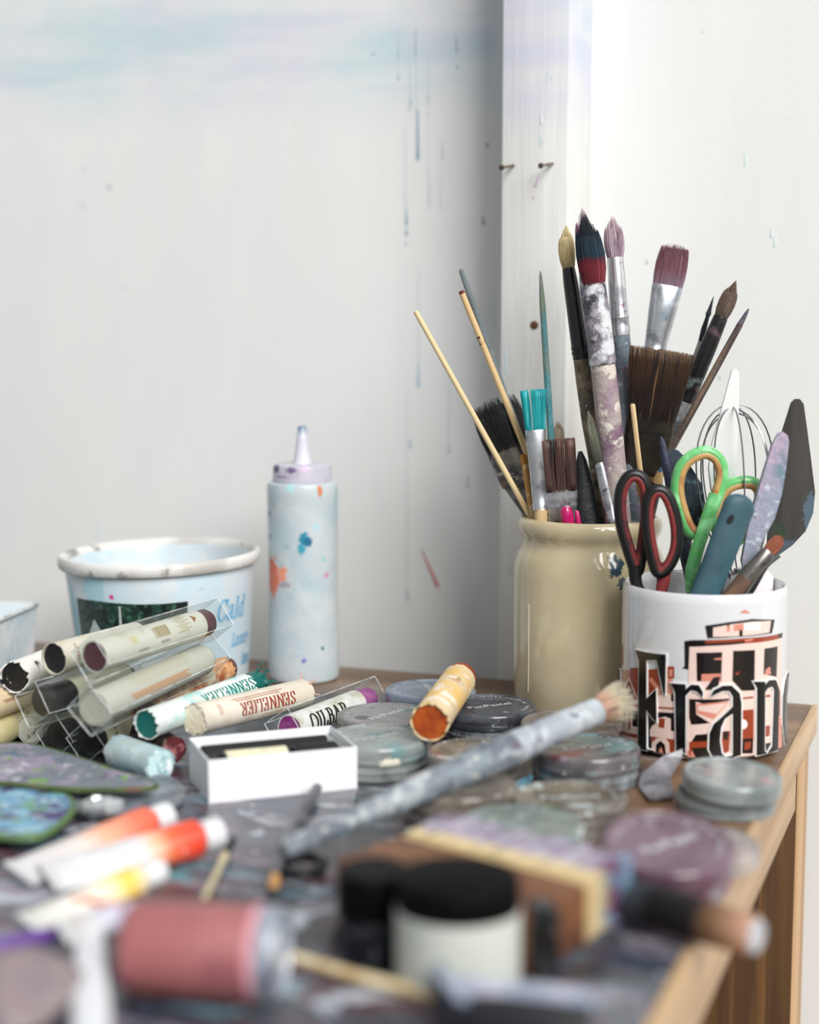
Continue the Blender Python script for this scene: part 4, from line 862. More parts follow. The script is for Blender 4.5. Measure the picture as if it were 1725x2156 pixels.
# teal plastic handle with a hole
P, Q = Yd(1566, 1042, .985), Yd(1478, 1268, .982)
d = (P - Q).normalized(); e = inside(MG, .0478, P, Q, r=.006); foot = Q - d * e; L = (P - foot).length; kk = (P - Q).length / math.hypot(88, 226)
th_ = thing('knife_handle', 'chunky teal-blue plastic handle with a hanging hole, in front of the mug', 'knife', foot, frame(d, .25), GM)
tealm = mat('teal_plastic', (50, 86, 98), .55, layers=[((66, 108, 120), 16, .52, .25), ((38, 66, 76), 22, .56, .2)])
def capsule(L, w, t, r=.5):
    sec = []
    for i in range(7):
        a = i / 6 * math.pi / 2; sec.append((L - w * (1 - math.sin(a)) * .75 if i else L - w * .75, w * math.cos(a) if i else w, t * (math.cos(a) ** .6) if i else t))
    return [(0, w * .86, t * .9), (L * .5, w * .92, t)] + [(L - w * .75 + w * .75 * math.sin(i / 6 * math.pi / 2), max(.0004, w * math.cos(i / 6 * math.pi / 2)), max(.0004, t * math.cos(i / 6 * math.pi / 2) ** .6)) for i in range(7)]
obj('grip', loft(capsule(L, 36 * kk, 17 * kk), 24), tealm, th_)
obj('hanging_hole', xf(lathe([(0, .0), (.0016, 0), (.0019, .0008), (0, .0008)], 14), Matrix.Translation((-.0045, -17 * kk * .94 - .0001, L - .0165)) @ Matrix.Scale(1.5, 4, (0, 0, 1)) @ Matrix.Rotation(math.pi / 2, 4, 'X')), mat('hole_dark', (14, 20, 22), .8), th_)
# whisk
wk = thing('wire_whisk', 'round wire whisk of thin steel loops standing behind the mug tools', 'whisk', Yd(1556, 1440, 1.036), None, GM)
o = Yd(1556, 1440, 1.036); wirem = mat('whisk_wire', (150, 152, 156), .25, .95)
top = Yd(1542, 850, 1.036); ax = (top - Yd(1560, 1235, 1.036)); Hh = ax.length; axn = ax.normalized(); neck = Yd(1560, 1235, 1.036)
X_ = Vector((1, 0, 0)) - axn * axn.x; X_.normalize(); Y_ = axn.cross(X_)
for i, (an, wmx, hh) in enumerate([(8, .0285, 1.0), (48, .028, .985), (92, .026, .99), (135, .0275, .97), (165, .024, .95)]):
    dr = X_ * math.cos(math.radians(an)) + Y_ * math.sin(math.radians(an)); pts = []
    for q in range(25):
        t = q / 24 * 2 * math.pi; hgt = (1 - math.cos(t)) / 2; wd_ = math.sin(t) * (.45 + .55 * hgt) * wmx * 1.18
        pts.append(neck + axn * (Hh * hh * hgt) + dr * wd_ - o)
    obj('wire', tube(smooth_path(pts, 2), .00055, 6), wirem, wk)
obj('handle', tube([neck + axn * .012 - o, neck - o, (neck - o) * .5, Vector((0, 0, 0))], [.004, .0055, .006, .005], 12), steel, wk)
# small brush, paper, knob
brush('small flat brush with rust-orange bristles tucked at the right of the mug', (1648, 1128), (1538, 1256), .985, .985, dict(L=46, w=(26, 30, 18), flat=.5, col=(150, 86, 62), n=220, dome=.2, jag=.1, layers=[((190, 120, 90), 240, .62, .05, (1, 1, .1))]),
      [('ferrule', [(42, 28), (48, 31), (90, 36), (120, 38)], (.5, .9), mat('smoky_ferrule', (120, 116, 112), .28, .7, layers=[((60, 62, 62), 60, .52, .1), ((170, 164, 156), 60, .62, .06)])), ('handle', [(118, 38), (150, 36), (None, 26)], .95, mat('brown_handle', (140, 112, 92), .4, layers=[((96, 72, 58), 60, .55, .1, (1, 1, .2))]))], vessel=MV, group=GM, rim_r=.006)
brush('charcoal pen with a ribbed dark grip leaning right inside the mug', (1612, 1186), (1565, 1258), 1.005, 1.0, None, [('shaft', [(0, 8), (10, 20), (60, 26), (None, 24)], 1, mat('charcoal_pen', (34, 32, 36), .35, layers=[((120, 110, 120), 260, .66, .04)]))], 'pen', 'pen', vessel=MV, group=GM)
pp = Yd(1628, 1260, 1.015)
pw = thing('paper_scrap', 'scrap of white paper curled inside the right of the mug rim', 'paper', Vector((pp.x, pp.y, .03)))
V, F = [], []
for i in range(8):
    a = math.radians(20 + i * 9); r = .0462
    for z in (.03, MH + .004 + .0045 * math.sin(i * .55)): V.append((MG.x + r * math.sin(a) - pp.x, MG.y + r * math.cos(a) * -.35 - pp.y + .012, z - .03))
n0 = len(V); V += [(v[0], v[1] + .0003, v[2]) for v in V]
for i in range(7):
    a = i * 2; F += [(a, a + 2, a + 3, a + 1), (n0 + a, n0 + a + 1, n0 + a + 3, n0 + a + 2), (a + 1, a + 3, n0 + a + 3, n0 + a + 1)]
obj('sheet', (V, F), mat('paper_white', (236, 228, 234), .7, layers=[((206, 170, 196), 80, .70, .04)]), pw)

# ================================================================== OIL STICKS IN A PILE
GS = 'oil sticks piled on the left'
cream = (202, 197, 182)
def stick(label, N, Fp, zn, zf, r, wrap, core, far=0.0, near=-.0015, prints=None, group=GS, torn=0.0, name='oil_stick', bare=0.0, farcol=None, roll=0.0, L=None, seed=0):
    """a thick oil paint stick in a paper wrapper lying from near pixel N to far pixel Fp (axis heights zn, zf)"""
    A, B = Wz(N[0], N[1], zn), Wz(Fp[0], Fp[1], zf); d = (B - A).normalized(); L = L or (B - A).length
    root = thing(name, label, 'oil stick', A, frame(d, roll, Vector((0, 1, -.35))), group)
    n = 32; e = .0004
    g = lathe([(r * .93, bare), (r, bare), (r, bare + .004), (r, L * .5), (r, L - far - .004), (r, L - far), (r * .93, L - far), (r * .93, bare)], n)
    if torn:
        rnd = random.Random(seed + 3); V = list(g[0])
        off = [rnd.uniform(0, torn) for _ in range(n)]; off2 = [rnd.uniform(0, torn) for _ in range(n)]
        for k in (0, 1, 7):
            for i in range(n): x, y, z = V[k * n + i]; V[k * n + i] = (x * (1 + .05 * off[i] / torn), y * (1 + .05 * off[i] / torn), z + off[i] - torn * .4)
        for k in (5, 6):
            for i in range(n): x, y, z = V[k * n + i]; V[k * n + i] = (x, y, z - off2[i])
        g = (V, g[1])
    obj('wrapper', g, wrap, root)
    rc = r * .925
    cg = lathe([(0, -near), (rc * .97, -near), (rc, -near + .0006), (rc, L * .5), (rc, L - .002), (rc * .9, L), (0, L + .0005)], n)
    obj('pigment', rough_up(cg, .0003, 300, seed), core, root)
    if prints:
        for (pn, fn, m) in prints:
            mapf = lambda u, v, h: ((r + h) * math.sin(v / r), -(r + h) * math.cos(v / r), u)
            obj(pn, fn(mapf, L, r), m, root, smooth=False)
    return root
def paper(n, base=cream, *lay): return mat('wrapper_' + n, base, .62, layers=[((188, 180, 158), 40, .62, .1)] + list(lay), bump=(160, .15))
def pig(n, c, *lay): return mat('pigment_' + n, c, .38, layers=list(lay), bump=(300, .35))
def word(txt, z, v, size, wx=.8, thick=.16, thin=.06): return lambda mp, L, r: letters(txt, size, lambda a, b_, h: mp(z - a, v + b_, h), thick, thin, wx, h0=.0002, gap=.10)
def bars(z0, z1, v0, v1, k, seed=2):
    def fn(mp, L, r):
        rnd = random.Random(seed); out = []; z = z0; st = (z1 - z0) / k
        for i in range(k):
            w = st * rnd.choice((.25, .4, .6)); out.append(rect(z0 + i * st, v0, z0 + i * st + w, v1))
        return print_polys(out, lambda a, b_, h: mp(a, b_, h), .0002, .05)
    return fn
def rows(z0, z1, vs_, t=.0004):
    return lambda mp, L, r: print_polys([rect(z0 + (i % 3) * .002, v, z1 - (i % 2) * .004, v + t) for i, v in enumerate(vs_)], mp, .0002, .05)
def tiny(txt, z, v, size): return lambda mp, L, r: sans(txt, size, lambda a, b_, h: mp(z - a, v + b_, h))
def tiny_up(txt, z, v, size): return lambda mp, L, r: sans(txt, size, lambda a, b_, h: mp(z + b_, v + a, h))
inkb = mat('ink_brown', (150, 96, 56), .5); inkd = mat('ink_dark', (74, 60, 50), .5); inkr = mat('ink_red', (150, 60, 48), .5); inkk = mat('ink_black', (24, 22, 22), .5); inkg = mat('ink_gold', (170, 148, 92), .5); inkt = mat('ink_teal', (46, 128, 118), .5); inko = mat('ink_orange', (206, 142, 88), .5)
plastic = clear('clear_sleeve', haze=.016)
def sleeve(label, N, Fp, zn, zf, half, back=0.004, front=.006, roll=0.0, group='clear sleeves around oil sticks'):
    A, B = Wz(N[0], N[1], zn), Wz(Fp[0], Fp[1], zf); d = (B - A).normalized(); L = (B - A).length
    root = thing('clear_sleeve', label, 'box', A - d * front, frame(d, roll, Vector((0, 1, -.35))), group)
    L2 = L + front + back; h = half
    C = [(-h, -h), (h, -h), (h, h), (-h, h)]
    V = [(x, y, 0) for x, y in C] + [(x, y, L2) for x, y in C]
    for i, nm in enumerate(('side_panel',) * 4):
        a, b_ = C[i], C[(i + 1) % 4]; nx, ny = (a[0] + b_[0]) / 2 / h * .00012, (a[1] + b_[1]) / 2 / h * .00012
        q = [(a[0], a[1], 0), (b_[0], b_[1], 0), (b_[0], b_[1], L2), (a[0], a[1], L2)]
        obj('side_panel', (q, [(0, 1, 2, 3)]), plastic, root, smooth=False)
    obj('end_flap', ([(x * .98, y * .98, .0003) for x, y in C], [(0, 1, 2, 3)]), plastic, root, smooth=False)
    obj('end_flap', ([(x * .98, y * .98, L2 - .0003) for x, y in C], [(0, 1, 2, 3)]), plastic, root, smooth=False)
    eg = []
    for (x, y) in C: eg.append(tube([(x, y, 0), (x, y, L2)], .00028, 5))
    for zz in (0, L2):
        for i in range(4): a, b_ = C[i], C[(i + 1) % 4]; eg.append(tube([(a[0], a[1], zz), (b_[0], b_[1], zz)], .00028, 5))
    obj('folded_edges', join(*eg), clear('sleeve_edge', haze=.5, hcol=(240, 242, 242)), root)
    return root
# a: maroon stick on top
aN, aF, aa = (199, 1383), (435, 1310), (.0705, .0725)
stick('oil stick with maroon ends and a barcode label, top of the pile', aN, aF, *aa, .0097, paper('a', (206, 203, 190)), pig('maroon', (88, 44, 52), ((110, 62, 70), 60, .6, .06)), far=.012, near=-.0004,
      prints=[('barcode', bars(.048, .063, -.0040, .0035, 22), inkg), ('small_print', rows(.071, .086, [-.0085 + .0014 * i for i in range(10)]), inkg), ('seal', lambda mp, L, r: print_polys([[(.0285 + q * math.cos(a), q * math.sin(a)) for a in [i * .314 for i in range(20)]] for q in (.0033,)], mp, .0002, .05), mat('ink_pale', (206, 196, 160), .5)),
              ('seal', tiny_up('AP', .0270, -.0016, .0030), inkg), ('triangle', lambda mp, L, r: print_polys([[(.0895, .001), (.0895, -.005), (.0935, -.002)]], mp, .0002, .05), inkb), ('small_print', tiny('OMERCIER', .062, .0060, .0020), inkd), ('small_print', tiny('AUBERGINE', .040, .0072, .0018), inkd)])
sleeve('clear plastic sleeve around the maroon stick on top of the pile', aN, aF, *aa, .0104, front=.004, back=.010)
# e: cream stick
eN, eF, ea = (198, 1492), (430, 1386), (.044, .049)
stick('thick ivory oil stick with brown printed lines, in a sleeve below the maroon one', eN, eF, *ea, .0103, paper('e', (196, 193, 180)), pig('ivory', (192, 187, 170), ((204, 200, 186), 40, .55, .1)), far=.004, near=-.0003,
      prints=[('stripes', rows(.024, .092, [.0052, .0066, .0080], .0008), inko), ('small_print', rows(.030, .100, [-.0070 + .0016 * i for i in range(6)], .0003), mat('ink_faint', (196, 184, 140), .5)), ('small_print', rows(.045, .095, [.0098], .0012), inkb)])
sleeve('clear plastic sleeve around the thick ivory stick', eN, eF, *ea, .0110, front=.004, back=.008)
# b: black-ended stick
stick('oil stick with a hollow black end and number 389 on its cream label', (113, 1387), (300, 1338), .0625, .0625, .0100, paper('b'), pig('black_b', (18, 18, 26)), far=.006, near=-.0016, prints=[('number', tiny_up('N°389', .0105, -.003, .0040), inkb)], torn=.0006)
# c: torn white wrap
stick('black oil stick in torn flaking white paper at the far left', (30, 1426), (175, 1368), .047, .047, .0100, paper('c', (228, 226, 220), ((24, 22, 24), 26, .66, .03)), pig('black_c', (16, 16, 18), ((226, 224, 218), 150, .66, .02)), far=.004, near=-.0006, torn=.005, seed=4)
# d: black in sleeve
dN, dF, da = (88, 1478), (270, 1428), (.036, .037)
stick('black oil stick bared at its end, in a sleeve left of the ivory stick', dN, dF, *da, .0102, paper('d', (222, 216, 190)), pig('black_d', (15, 14, 14), ((28, 27, 27), 60, .55, .08)), far=.004, near=-.0002, bare=.022)
sleeve('clear plastic sleeve around the bared black stick', dN, dF, *da, .0110, front=.008)
# f: tan peeling stick
stick('oil stick in peeling orange-tan paper with a crumbling brown end', (302, 1494), (480, 1406), .026, .030, .0090, paper('f', (214, 160, 110), ((160, 92, 52), 60, .55, .08), ((236, 206, 170), 60, .60, .05), ((120, 70, 44), 120, .68, .04)), pig('tan', (96, 62, 40), ((170, 120, 80), 90, .6, .05)), far=.004, torn=.006, seed=6)
# g: teal stick
stick('oil stick with a deep teal end and crumbling teal tip beside the cream stick', (307, 1526), (545, 1437), .028, .030, .0091, paper('g', (216, 222, 220), ((160, 208, 204), 40, .55, .08), ((130, 30, 90), 120, .73, .02), ((240, 240, 238), 60, .6, .06)), pig('teal', (16, 100, 94), ((40, 140, 128), 90, .62, .06)), far=.014, near=-.0014,
      prints=[('lettering', word('SENNELIER', .104, -.003, .0076, 1.1), inkt)], torn=.003, seed=2)
# h: cream SENNELIER stick
stick('cream oil stick lettered in red-brown with frayed paper tip, lying behind the white tray', (409, 1515), (643, 1459), .0272, .0215, .0098, paper('h', (212, 203, 186), ((150, 40, 70), 160, .76, .02), ((226, 218, 204), 30, .55, .1)), pig('cream', (226, 214, 188), ((236, 226, 206), 40, .55, .1)), far=.002, near=-.0002,
      prints=[('lettering', word('SENNELIER', .090, -.001, .0078, 1.08), inkr), ('stripes', rows(.030, .080, [-.0052, -.0036], .0008), mat('ink_rose', (190, 150, 130), .5)), ('small_print', tiny('ARTIST QUALITY', .078, .0088, .0030), mat('ink_rose2', (196, 160, 130), .5)), ('small_print', lambda mp, L, r: print_polys([rect(.0135, -.004, .0143, .003), rect(.0155, -.004, .0163, .003)], mp, .0002, .05), mat('ink_rose', (190, 150, 130), .5))], torn=.003, seed=8)
# i: oil bar in a sleeve
iN, iF, ia = (610, 1535), (776, 1471), (.0112, .0112)
stick('white oil bar with a magenta end in a clear sleeve behind the tray', iN, iF, *ia, .0092, paper('i', (234, 230, 226)), pig('magenta', (150, 52, 130), ((176, 90, 156), 60, .6, .08)), far=.017, near=-.0002,
      prints=[('lettering', lambda mp, L, r: letters('OILBAR', .0108, lambda a, b_, h: mp(.012 + a, .0085 - b_, h), .2, .08, .9, h0=.0002, gap=.08), inkk)])
sleeve('clear plastic sleeve around the magenta-ended oil bar', iN, iF, *ia, .0110)
# bottom layer
stick('white stick with a chalky cracked end, lowest on the left', (62, 1537), (180, 1488), .0098, .0098, .0095, paper('j', (206, 208, 196)), pig('chalk', (214, 212, 200), ((120, 130, 116), 90, .60, .05), ((60, 54, 50), 60, .70, .03)), near=-.0002, torn=.001)
for i, (N, Fq, lab) in enumerate([((121, 1550), (262, 1497), 'left'), ((186, 1561), (330, 1504), 'right')]):
    stick('dark green-black oil stick, %s one of the sleeved pair at the bottom' % lab, N, Fq, .0118, .0118, .0095, paper('k%d' % i, (218, 210, 176)), pig('greenblack', (12, 15, 12), ((24, 28, 22), 60, .6, .06)), near=-.0002, bare=.014 if i == 0 else .008, prints=[('number', tiny_up('N°96', .0155, -.002, .0042), inkd)] if i else None, group=GS)
    sleeve('clear plastic sleeve around the %s dark green stick at the bottom' % lab, N, Fq, .0118, .0118, .0102, front=.003)
stick('cream oil stick lying under the left edge with printed small capitals', (-95, 1590), (62, 1500), .0105, .0105, .0105, paper('l1', (214, 200, 150)), pig('ochre', (150, 120, 70)), prints=[('lettering', tiny('OIL STICK', .098, -.001, .0040), inkd), ('lettering', tiny('DE', .088, .0045, .0040), inkd)])
stick('cream oil stick at the far left edge, resting on another', (-100, 1515), (55, 1456), .0300, .0300, .0095, paper('l2', (216, 196, 160), ((196, 120, 150), 60, .66, .05)), pig('ochre2', (150, 110, 80)), prints=[('stripes', rows(.04, .09, [.004, .0052], .0006), inkb)])
stick('short dark crimson stub under the teal-ended stick', (366, 1579), (296, 1544), .0088, .0088, .0085, paper('n', (66, 28, 34), ((150, 80, 84), 60, .58, .06), ((36, 16, 20), 40, .5, .1)), pig('crimson', (90, 34, 40), ((170, 110, 110), 60, .58, .05)), near=0)
stick('short stub wrapped in crumpled pale blue paper in front of the pile', (338, 1612), (246, 1580), .0098, .0102, .0101, paper('m', (176, 200, 206), ((212, 222, 222), 50, .56, .08), ((120, 156, 164), 60, .62, .06)), pig('paleblue', (196, 222, 224), ((120, 170, 176), 90, .58, .05), ((240, 244, 244), 90, .6, .05)), near=0, torn=.003, seed=9)
# frayed paper and crumbs at the tips
def frays(root, m, L, r, n, seed, ln):
    rnd = random.Random(seed); gs = []
    for i in range(n):
        a = rnd.uniform(3.3, 6.1); p = Vector((r * .9 * math.cos(a), r * .9 * math.sin(a), L - .001)); pts = [p]
        for k in range(5): p = p + Vector((rnd.uniform(-1, 1) + .5 * math.cos(a), rnd.uniform(-1, .3) + .5 * math.sin(a), rnd.uniform(-.2, 1))) * ln; pts.append(p)
        gs.append(tube(smooth_path(pts, 3), [.0006] * 5 + [.0004] * 11, 5))
    obj('frayed_tip', join(*gs), m, root)
for o in list(bpy.data.objects):
    if o.parent is None and o.get('label', '').startswith('oil stick with a deep teal end'): frays(o, MATS['pigment_teal'], .116, .0085, 9, 3, .0015)
    if o.parent is None and o.get('label', '').startswith('cream oil stick lettered'): frays(o, mat('fray_pink', (206, 170, 150), .6), .111, .0094, 5, 5, .0012)
# the brown-orange stick on the pastel pots
stick('rust-orange oil stick in stained cream paper lying across the pastel pots', (905, 1521), (971, 1426), .0335, .0335, .0113, paper('o', (222, 200, 160), ((226, 150, 96), 50, .60, .06), ((232, 190, 110), 30, .58, .08), ((236, 228, 214), 60, .58, .06), ((180, 70, 50), 120, .70, .03)), pig('rust', (176, 82, 28), ((150, 62, 24), 60, .55, .1), ((200, 110, 50), 160, .66, .05)), far=.010, near=-.0014, torn=.004, seed=11, group=None,
      prints=[('lettering', tiny('HUILE', .080, -.0005, .0036), inkg)])

# ================================================================== WHITE TRAY
T0 = Wz(440, 1692); tq = Quaternion((0, 0, 1), math.radians(19.7))
tray = thing('matchbox_tray', 'white card matchbox tray holding small oil stick stubs', 'box', T0, tq)
cardm = mat('white_card', (236, 236, 240), .6)
Lx, Ly, Hz, tt = .0878, .0525, .0248, .0009
obj('base', box(0, Lx, 0, Ly, 0, tt), cardm, tray, smooth=False)
for (x0, x1, y0, y1) in [(0, Lx, 0, tt), (0, Lx, Ly - tt, Ly), (0, tt, tt, Ly - tt), (Lx - tt, Lx, tt, Ly - tt)]:
    obj('wall_panel', box(x0, x1, y0, y1, tt * .5, Hz, .0003, 1), cardm, tray)
for y0 in (tt, Ly - tt * 2): obj('inner_flap', box(tt, .016, y0, y0 + tt, tt, Hz - .0012), cardm, tray, smooth=False)
def in_tray(label, x, y, z, ln, r, m, core, ax=0.0):
    root = thing('oil_stick_stub', label, 'oil stick', T0 + tq @ Vector((x, y, z)), tq @ Quaternion((0, 1, 0), math.pi / 2) @ Quaternion((1, 0, 0), ax), 'stubs in the white tray')
    obj('wrapper', lathe([(r * .9, .002), (r, .002), (r, ln - .002), (r * .9, ln - .002)], 24), m, root)
    obj('pigment', lathe([(0, 0), (r * .85, 0), (r * .9, .001), (r * .9, ln - .001), (r * .8, ln), (0, ln)], 24), core, root)
in_tray('cream-labelled stub with black ends at the front of the white tray', .013, .0225, .0128, .040, .0102, paper('tray', (222, 216, 186), ((170, 150, 90), 160, .66, .05)), pig('black_t', (20, 20, 22)))
in_tray('black charcoal stub lying at the right in the white tray', .056, .0225, .0128, .027, .0102, mat('char_wrap', (20, 20, 22), .7), pig('black_t2', (18, 18, 20)))
in_tray('long black charcoal stub along the back of the white tray', .004, .0415, .0122, .079, .0098, mat('char_wrap', (20, 20, 22), .7), pig('black_t2', (18, 18, 20)))

# ================================================================== PASTEL POTS
GP = 'round pastel pots on the table'
PR, PH, LH = .0310, .0100, .0110
def pot(label, px, py, z0, base, smear=(), pigc=None, r=PR, ph=PH, lh=LH, text=None, rot=0.0, tilt=None, alpha=.86, basec=None, lid=True, dx=0, dy=0, blobs=(), group=GP, shine=.2, flat=False):
    base = tuple(int(c * .86) for c in base); smear = [(tuple(int(c * .92) for c in l[0]),) + tuple(l[1:]) for l in smear]
    smear = list(smear) + [((196, 202, 204), 170, .69, .04), ((40, 42, 46), 70, .66, .06, (1, 1, 1), .7)]
    zt = z0 + (ph if ph else 0) + (lh if lid else 0)
    c = Wz(px, py, zt) + Vector((dx, dy, 0)); c.z = z0
    q = Quaternion((0, 0, 1), rot)
    if tilt: q = Quaternion((math.cos(tilt[1]), math.sin(tilt[1]), 0), tilt[0]) @ q
    root = thing('pastel_pot' if ph else 'pot_lid', label, 'pot' if ph else 'lid', c, q, group)
    k = len(bpy.data.materials)
    if ph:
        jm = mat('jar_%d' % k, basec or base, .3, layers=[((150, 156, 158), 60, .56, .08, (1, 1, .4), .6), ((60, 62, 66), 40, .60, .08, (1, 1, .3), .7)] + [s for s in smear[:1]], coat=.2)
        obj('jar', lathe([(0, 0), (r * .94, 0), (r * .965, .0008), (r * .965, ph * .45), (r * .985, ph * .5), (r * .985, ph * .62), (r * .965, ph * .68), (r * .955, ph), (r * .9, ph), (r * .88, ph * .5), (0, ph * .5)], 56), jm, root)
        obj('pigment', lathe([(0, ph * .5), (r * .86, ph * .5), (r * .86, ph * .86), (r * .80, ph * .93), (0, ph * .96)], 40), mat('pan_%d' % k, pigc or base, .9), root)
    if lid:
        b0 = ph
        lm = mat('lid_%d' % k, base, shine, layers=[((min(255, base[0] + 26), min(255, base[1] + 26), min(255, base[2] + 26)), 26, .55, .1)] + list(smear), blobs=blobs, coat=.2, alpha=min(1, alpha + .06))
        ld = obj('lid', lathe([(r * .985, b0 + .0002), (r, b0 + .0008), (r, b0 + lh * .30), (r * .992, b0 + lh * .36), (r, b0 + lh * .42), (r, b0 + lh * .82), (r * .985, b0 + lh * .93), (r * .955, b0 + lh), (r * .93, b0 + lh), (r * .91, b0 + lh * .93), (0, b0 + lh * .93)], 64), lm, root)
        if text:
            tz = b0 + lh * .93 + .0002; wm_ = mat('lid_lettering', (214, 218, 222), .5)
            gs = [sans(text, .0085, lambda a, b_, h: (a, b_ - .003, tz), align='CENTER')]
            for t2, a0 in (('ULTRA SOFT ARTIST PAINTING', 2.5), ('PASTEL', -.5)):
                for i, ch in enumerate(t2):
                    if ch == ' ': continue
                    an = a0 - i * .105
                    gs.append(sans(ch, .0034, lambda a, b_, h, an=an: ((.0235 + b_) * math.cos(an) + a * math.sin(an), (.0235 + b_) * math.sin(an) - a * math.cos(an), tz)))
            obj('lettering', join(*gs), wm_, ld, smooth=False)
    return root
gteal = ((126, 158, 160), 40, .60, .07); gwhite = ((214, 218, 216), 60, .64, .04); gdark = ((58, 60, 62), 30, .56, .1)
pot('pastel pot with a slate-blue lid, furthest back beside the orange stick', 907, 1450, 0, (126, 140, 160), [((150, 162, 178), 30, .55, .1)], (96, 112, 140), text='PanPastel', rot=1.9, alpha=.8)
pot('dark grey-lidded pastel pot with worn white print, in front of the crock', 1033, 1481, 0, (84, 88, 96), [((130, 134, 142), 60, .6, .06), ((60, 62, 68), 40, .55, .08)], (70, 60, 66), text='PanPastel', rot=.45, dx=-.001, dy=-.003)
pot('warm grey-lidded pastel pot with a dark oval sticker, beside the oil bar sleeve', 812, 1502, 0, (132, 130, 128), [((150, 150, 150), 40, .55, .08), ((84, 110, 106), 90, .70, .03)], (120, 110, 104), text='PanPastel', rot=.9,
    blobs=[((-.015, .006, .0205), (.0062, .0062, .01), (44, 48, 50), .05), ((.018, -.004, .0205), (.006, .004, .01), (84, 112, 106), .9)])
pot('pastel pot with a pale grey-green lid, right of the white tray', 792, 1549, 0, (140, 148, 145), [((158, 166, 163), 26, .52, .1), gteal, ((210, 210, 200), 60, .68, .04)], (140, 160, 156), text='PanPastel', rot=.6, blobs=[((.001, .004, .0205), (.007, .004, .01), (70, 116, 118), .8), ((-.010, -.0295, .012), (.008, .004, .004), (222, 216, 200), .6)], alpha=.95)
pot('brown-grey pastel pot with a bright blue base, under the long brush', 1012, 1580, 0, (122, 114, 104), [((150, 144, 134), 40, .56, .08), ((90, 84, 78), 30, .56, .1), gwhite], (110, 100, 90), basec=(116, 178, 204), alpha=.95)
pot('small brown-lidded pastel pot half hidden behind the long brush', 1196, 1515, 0, (108, 98, 92), [((136, 128, 122), 50, .56, .08)], (96, 84, 76), dx=.001, dy=-.004)
pot('pastel pot with a crimson and teal smeared lid, in front of the crock and mug', 1237, 1570, 0, (108, 104, 108), [((126, 60, 74), 34, .56, .05, (.5, 1, 1)), ((128, 158, 160), 40, .58, .05, (.5, 1, 1)), ((170, 150, 176), 70, .64, .04), ((196, 204, 206), 120, .70, .03)], (110, 50, 60), text='PanPastel', rot=.35, alpha=.95, basec=(128, 136, 138))
pot('brown translucent pastel pot under the middle of the long brush', 967, 1642, 0, (128, 118, 106), [((100, 92, 88), 30, .54, .08), ((176, 168, 158), 60, .63, .05), ((110, 60, 100), 120, .74, .02)], (116, 104, 92), alpha=.9, dy=-.004)
pot('flat brown-grey pastel pot smeared with white, between the red one and the purple one', 1200, 1675, 0, (112, 104, 96), [((146, 140, 132), 30, .56, .08), ((196, 206, 202), 60, .62, .05), ((84, 78, 72), 40, .58, .08)], (100, 90, 84), ph=.008, lh=.009, text='PanPastel', rot=.1, alpha=.95)
pot('pastel pot with a milky sea-green lid, behind the wide wooden brush', 1100, 1730, 0, (116, 128, 126), [((144, 158, 156), 30, .56, .08), ((120, 140, 112), 50, .62, .05), ((220, 224, 222), 60, .64, .05)], (130, 150, 140), ph=.012, alpha=.95)
# right-hand group below the mug
pot('dark pot base lying open under the pale lid, below the mug', 1530, 1664, 0, (96, 102, 104), [gwhite], (50, 52, 56), lid=False, basec=(120, 128, 130), r=.0282, group=GP)
pot('pale frosted lid propped on the open pot below the mug', 1541, 1625, .0112, (134, 146, 146), [((158, 168, 168), 30, .54, .08), ((110, 150, 152), 80, .70, .03), ((186, 150, 160), 40, .66, .04)], r=.0272, ph=0, lh=.0105, alpha=.9, tilt=(math.radians(4), .6))
sh0 = Wz(1392, 1688)
sh = thing('lid_shard', 'cracked grey lid shard leaning up beside the pale lid', 'lid', sh0)
P = [Wz(1345, 1660, .001), Wz(1352, 1632, .008), Yd(1395, 1598, .93), Yd(1437, 1582, .935), Yd(1436, 1600, .932), Yd(1412, 1640, .915), Wz(1420, 1682, .001), Wz(1370, 1690, .001)]
obj('shard', plate([p - sh0 + Vector((0, 0, .001)) for p in P], .0022, (0, -.75, .65)), mat('shard_plastic', (116, 114, 120), .3, layers=[((150, 150, 156), 40, .56, .08), ((90, 88, 94), 60, .6, .06)], coat=.3, alpha=.92), sh, smooth=False)
# purple pair
pot('spare clear lid lying under the purple pot', 1470, 1772, 0, (170, 168, 172), [((196, 190, 186), 40, .55, .08), ((190, 176, 150), 60, .66, .05)], ph=0, lh=.0095, alpha=.6, dx=.0, dy=.0)
pot('purple pastel pot tipped toward the viewer near the table edge', 1403, 1758, .0052, (112, 82, 101), [((126, 98, 116), 26, .55, .1), ((186, 170, 196), 50, .68, .04)], (104, 40, 70), text='PanPastel', rot=.55, alpha=.85, basec=(104, 36, 70), tilt=(math.radians(11), 0.0), dy=-.004)

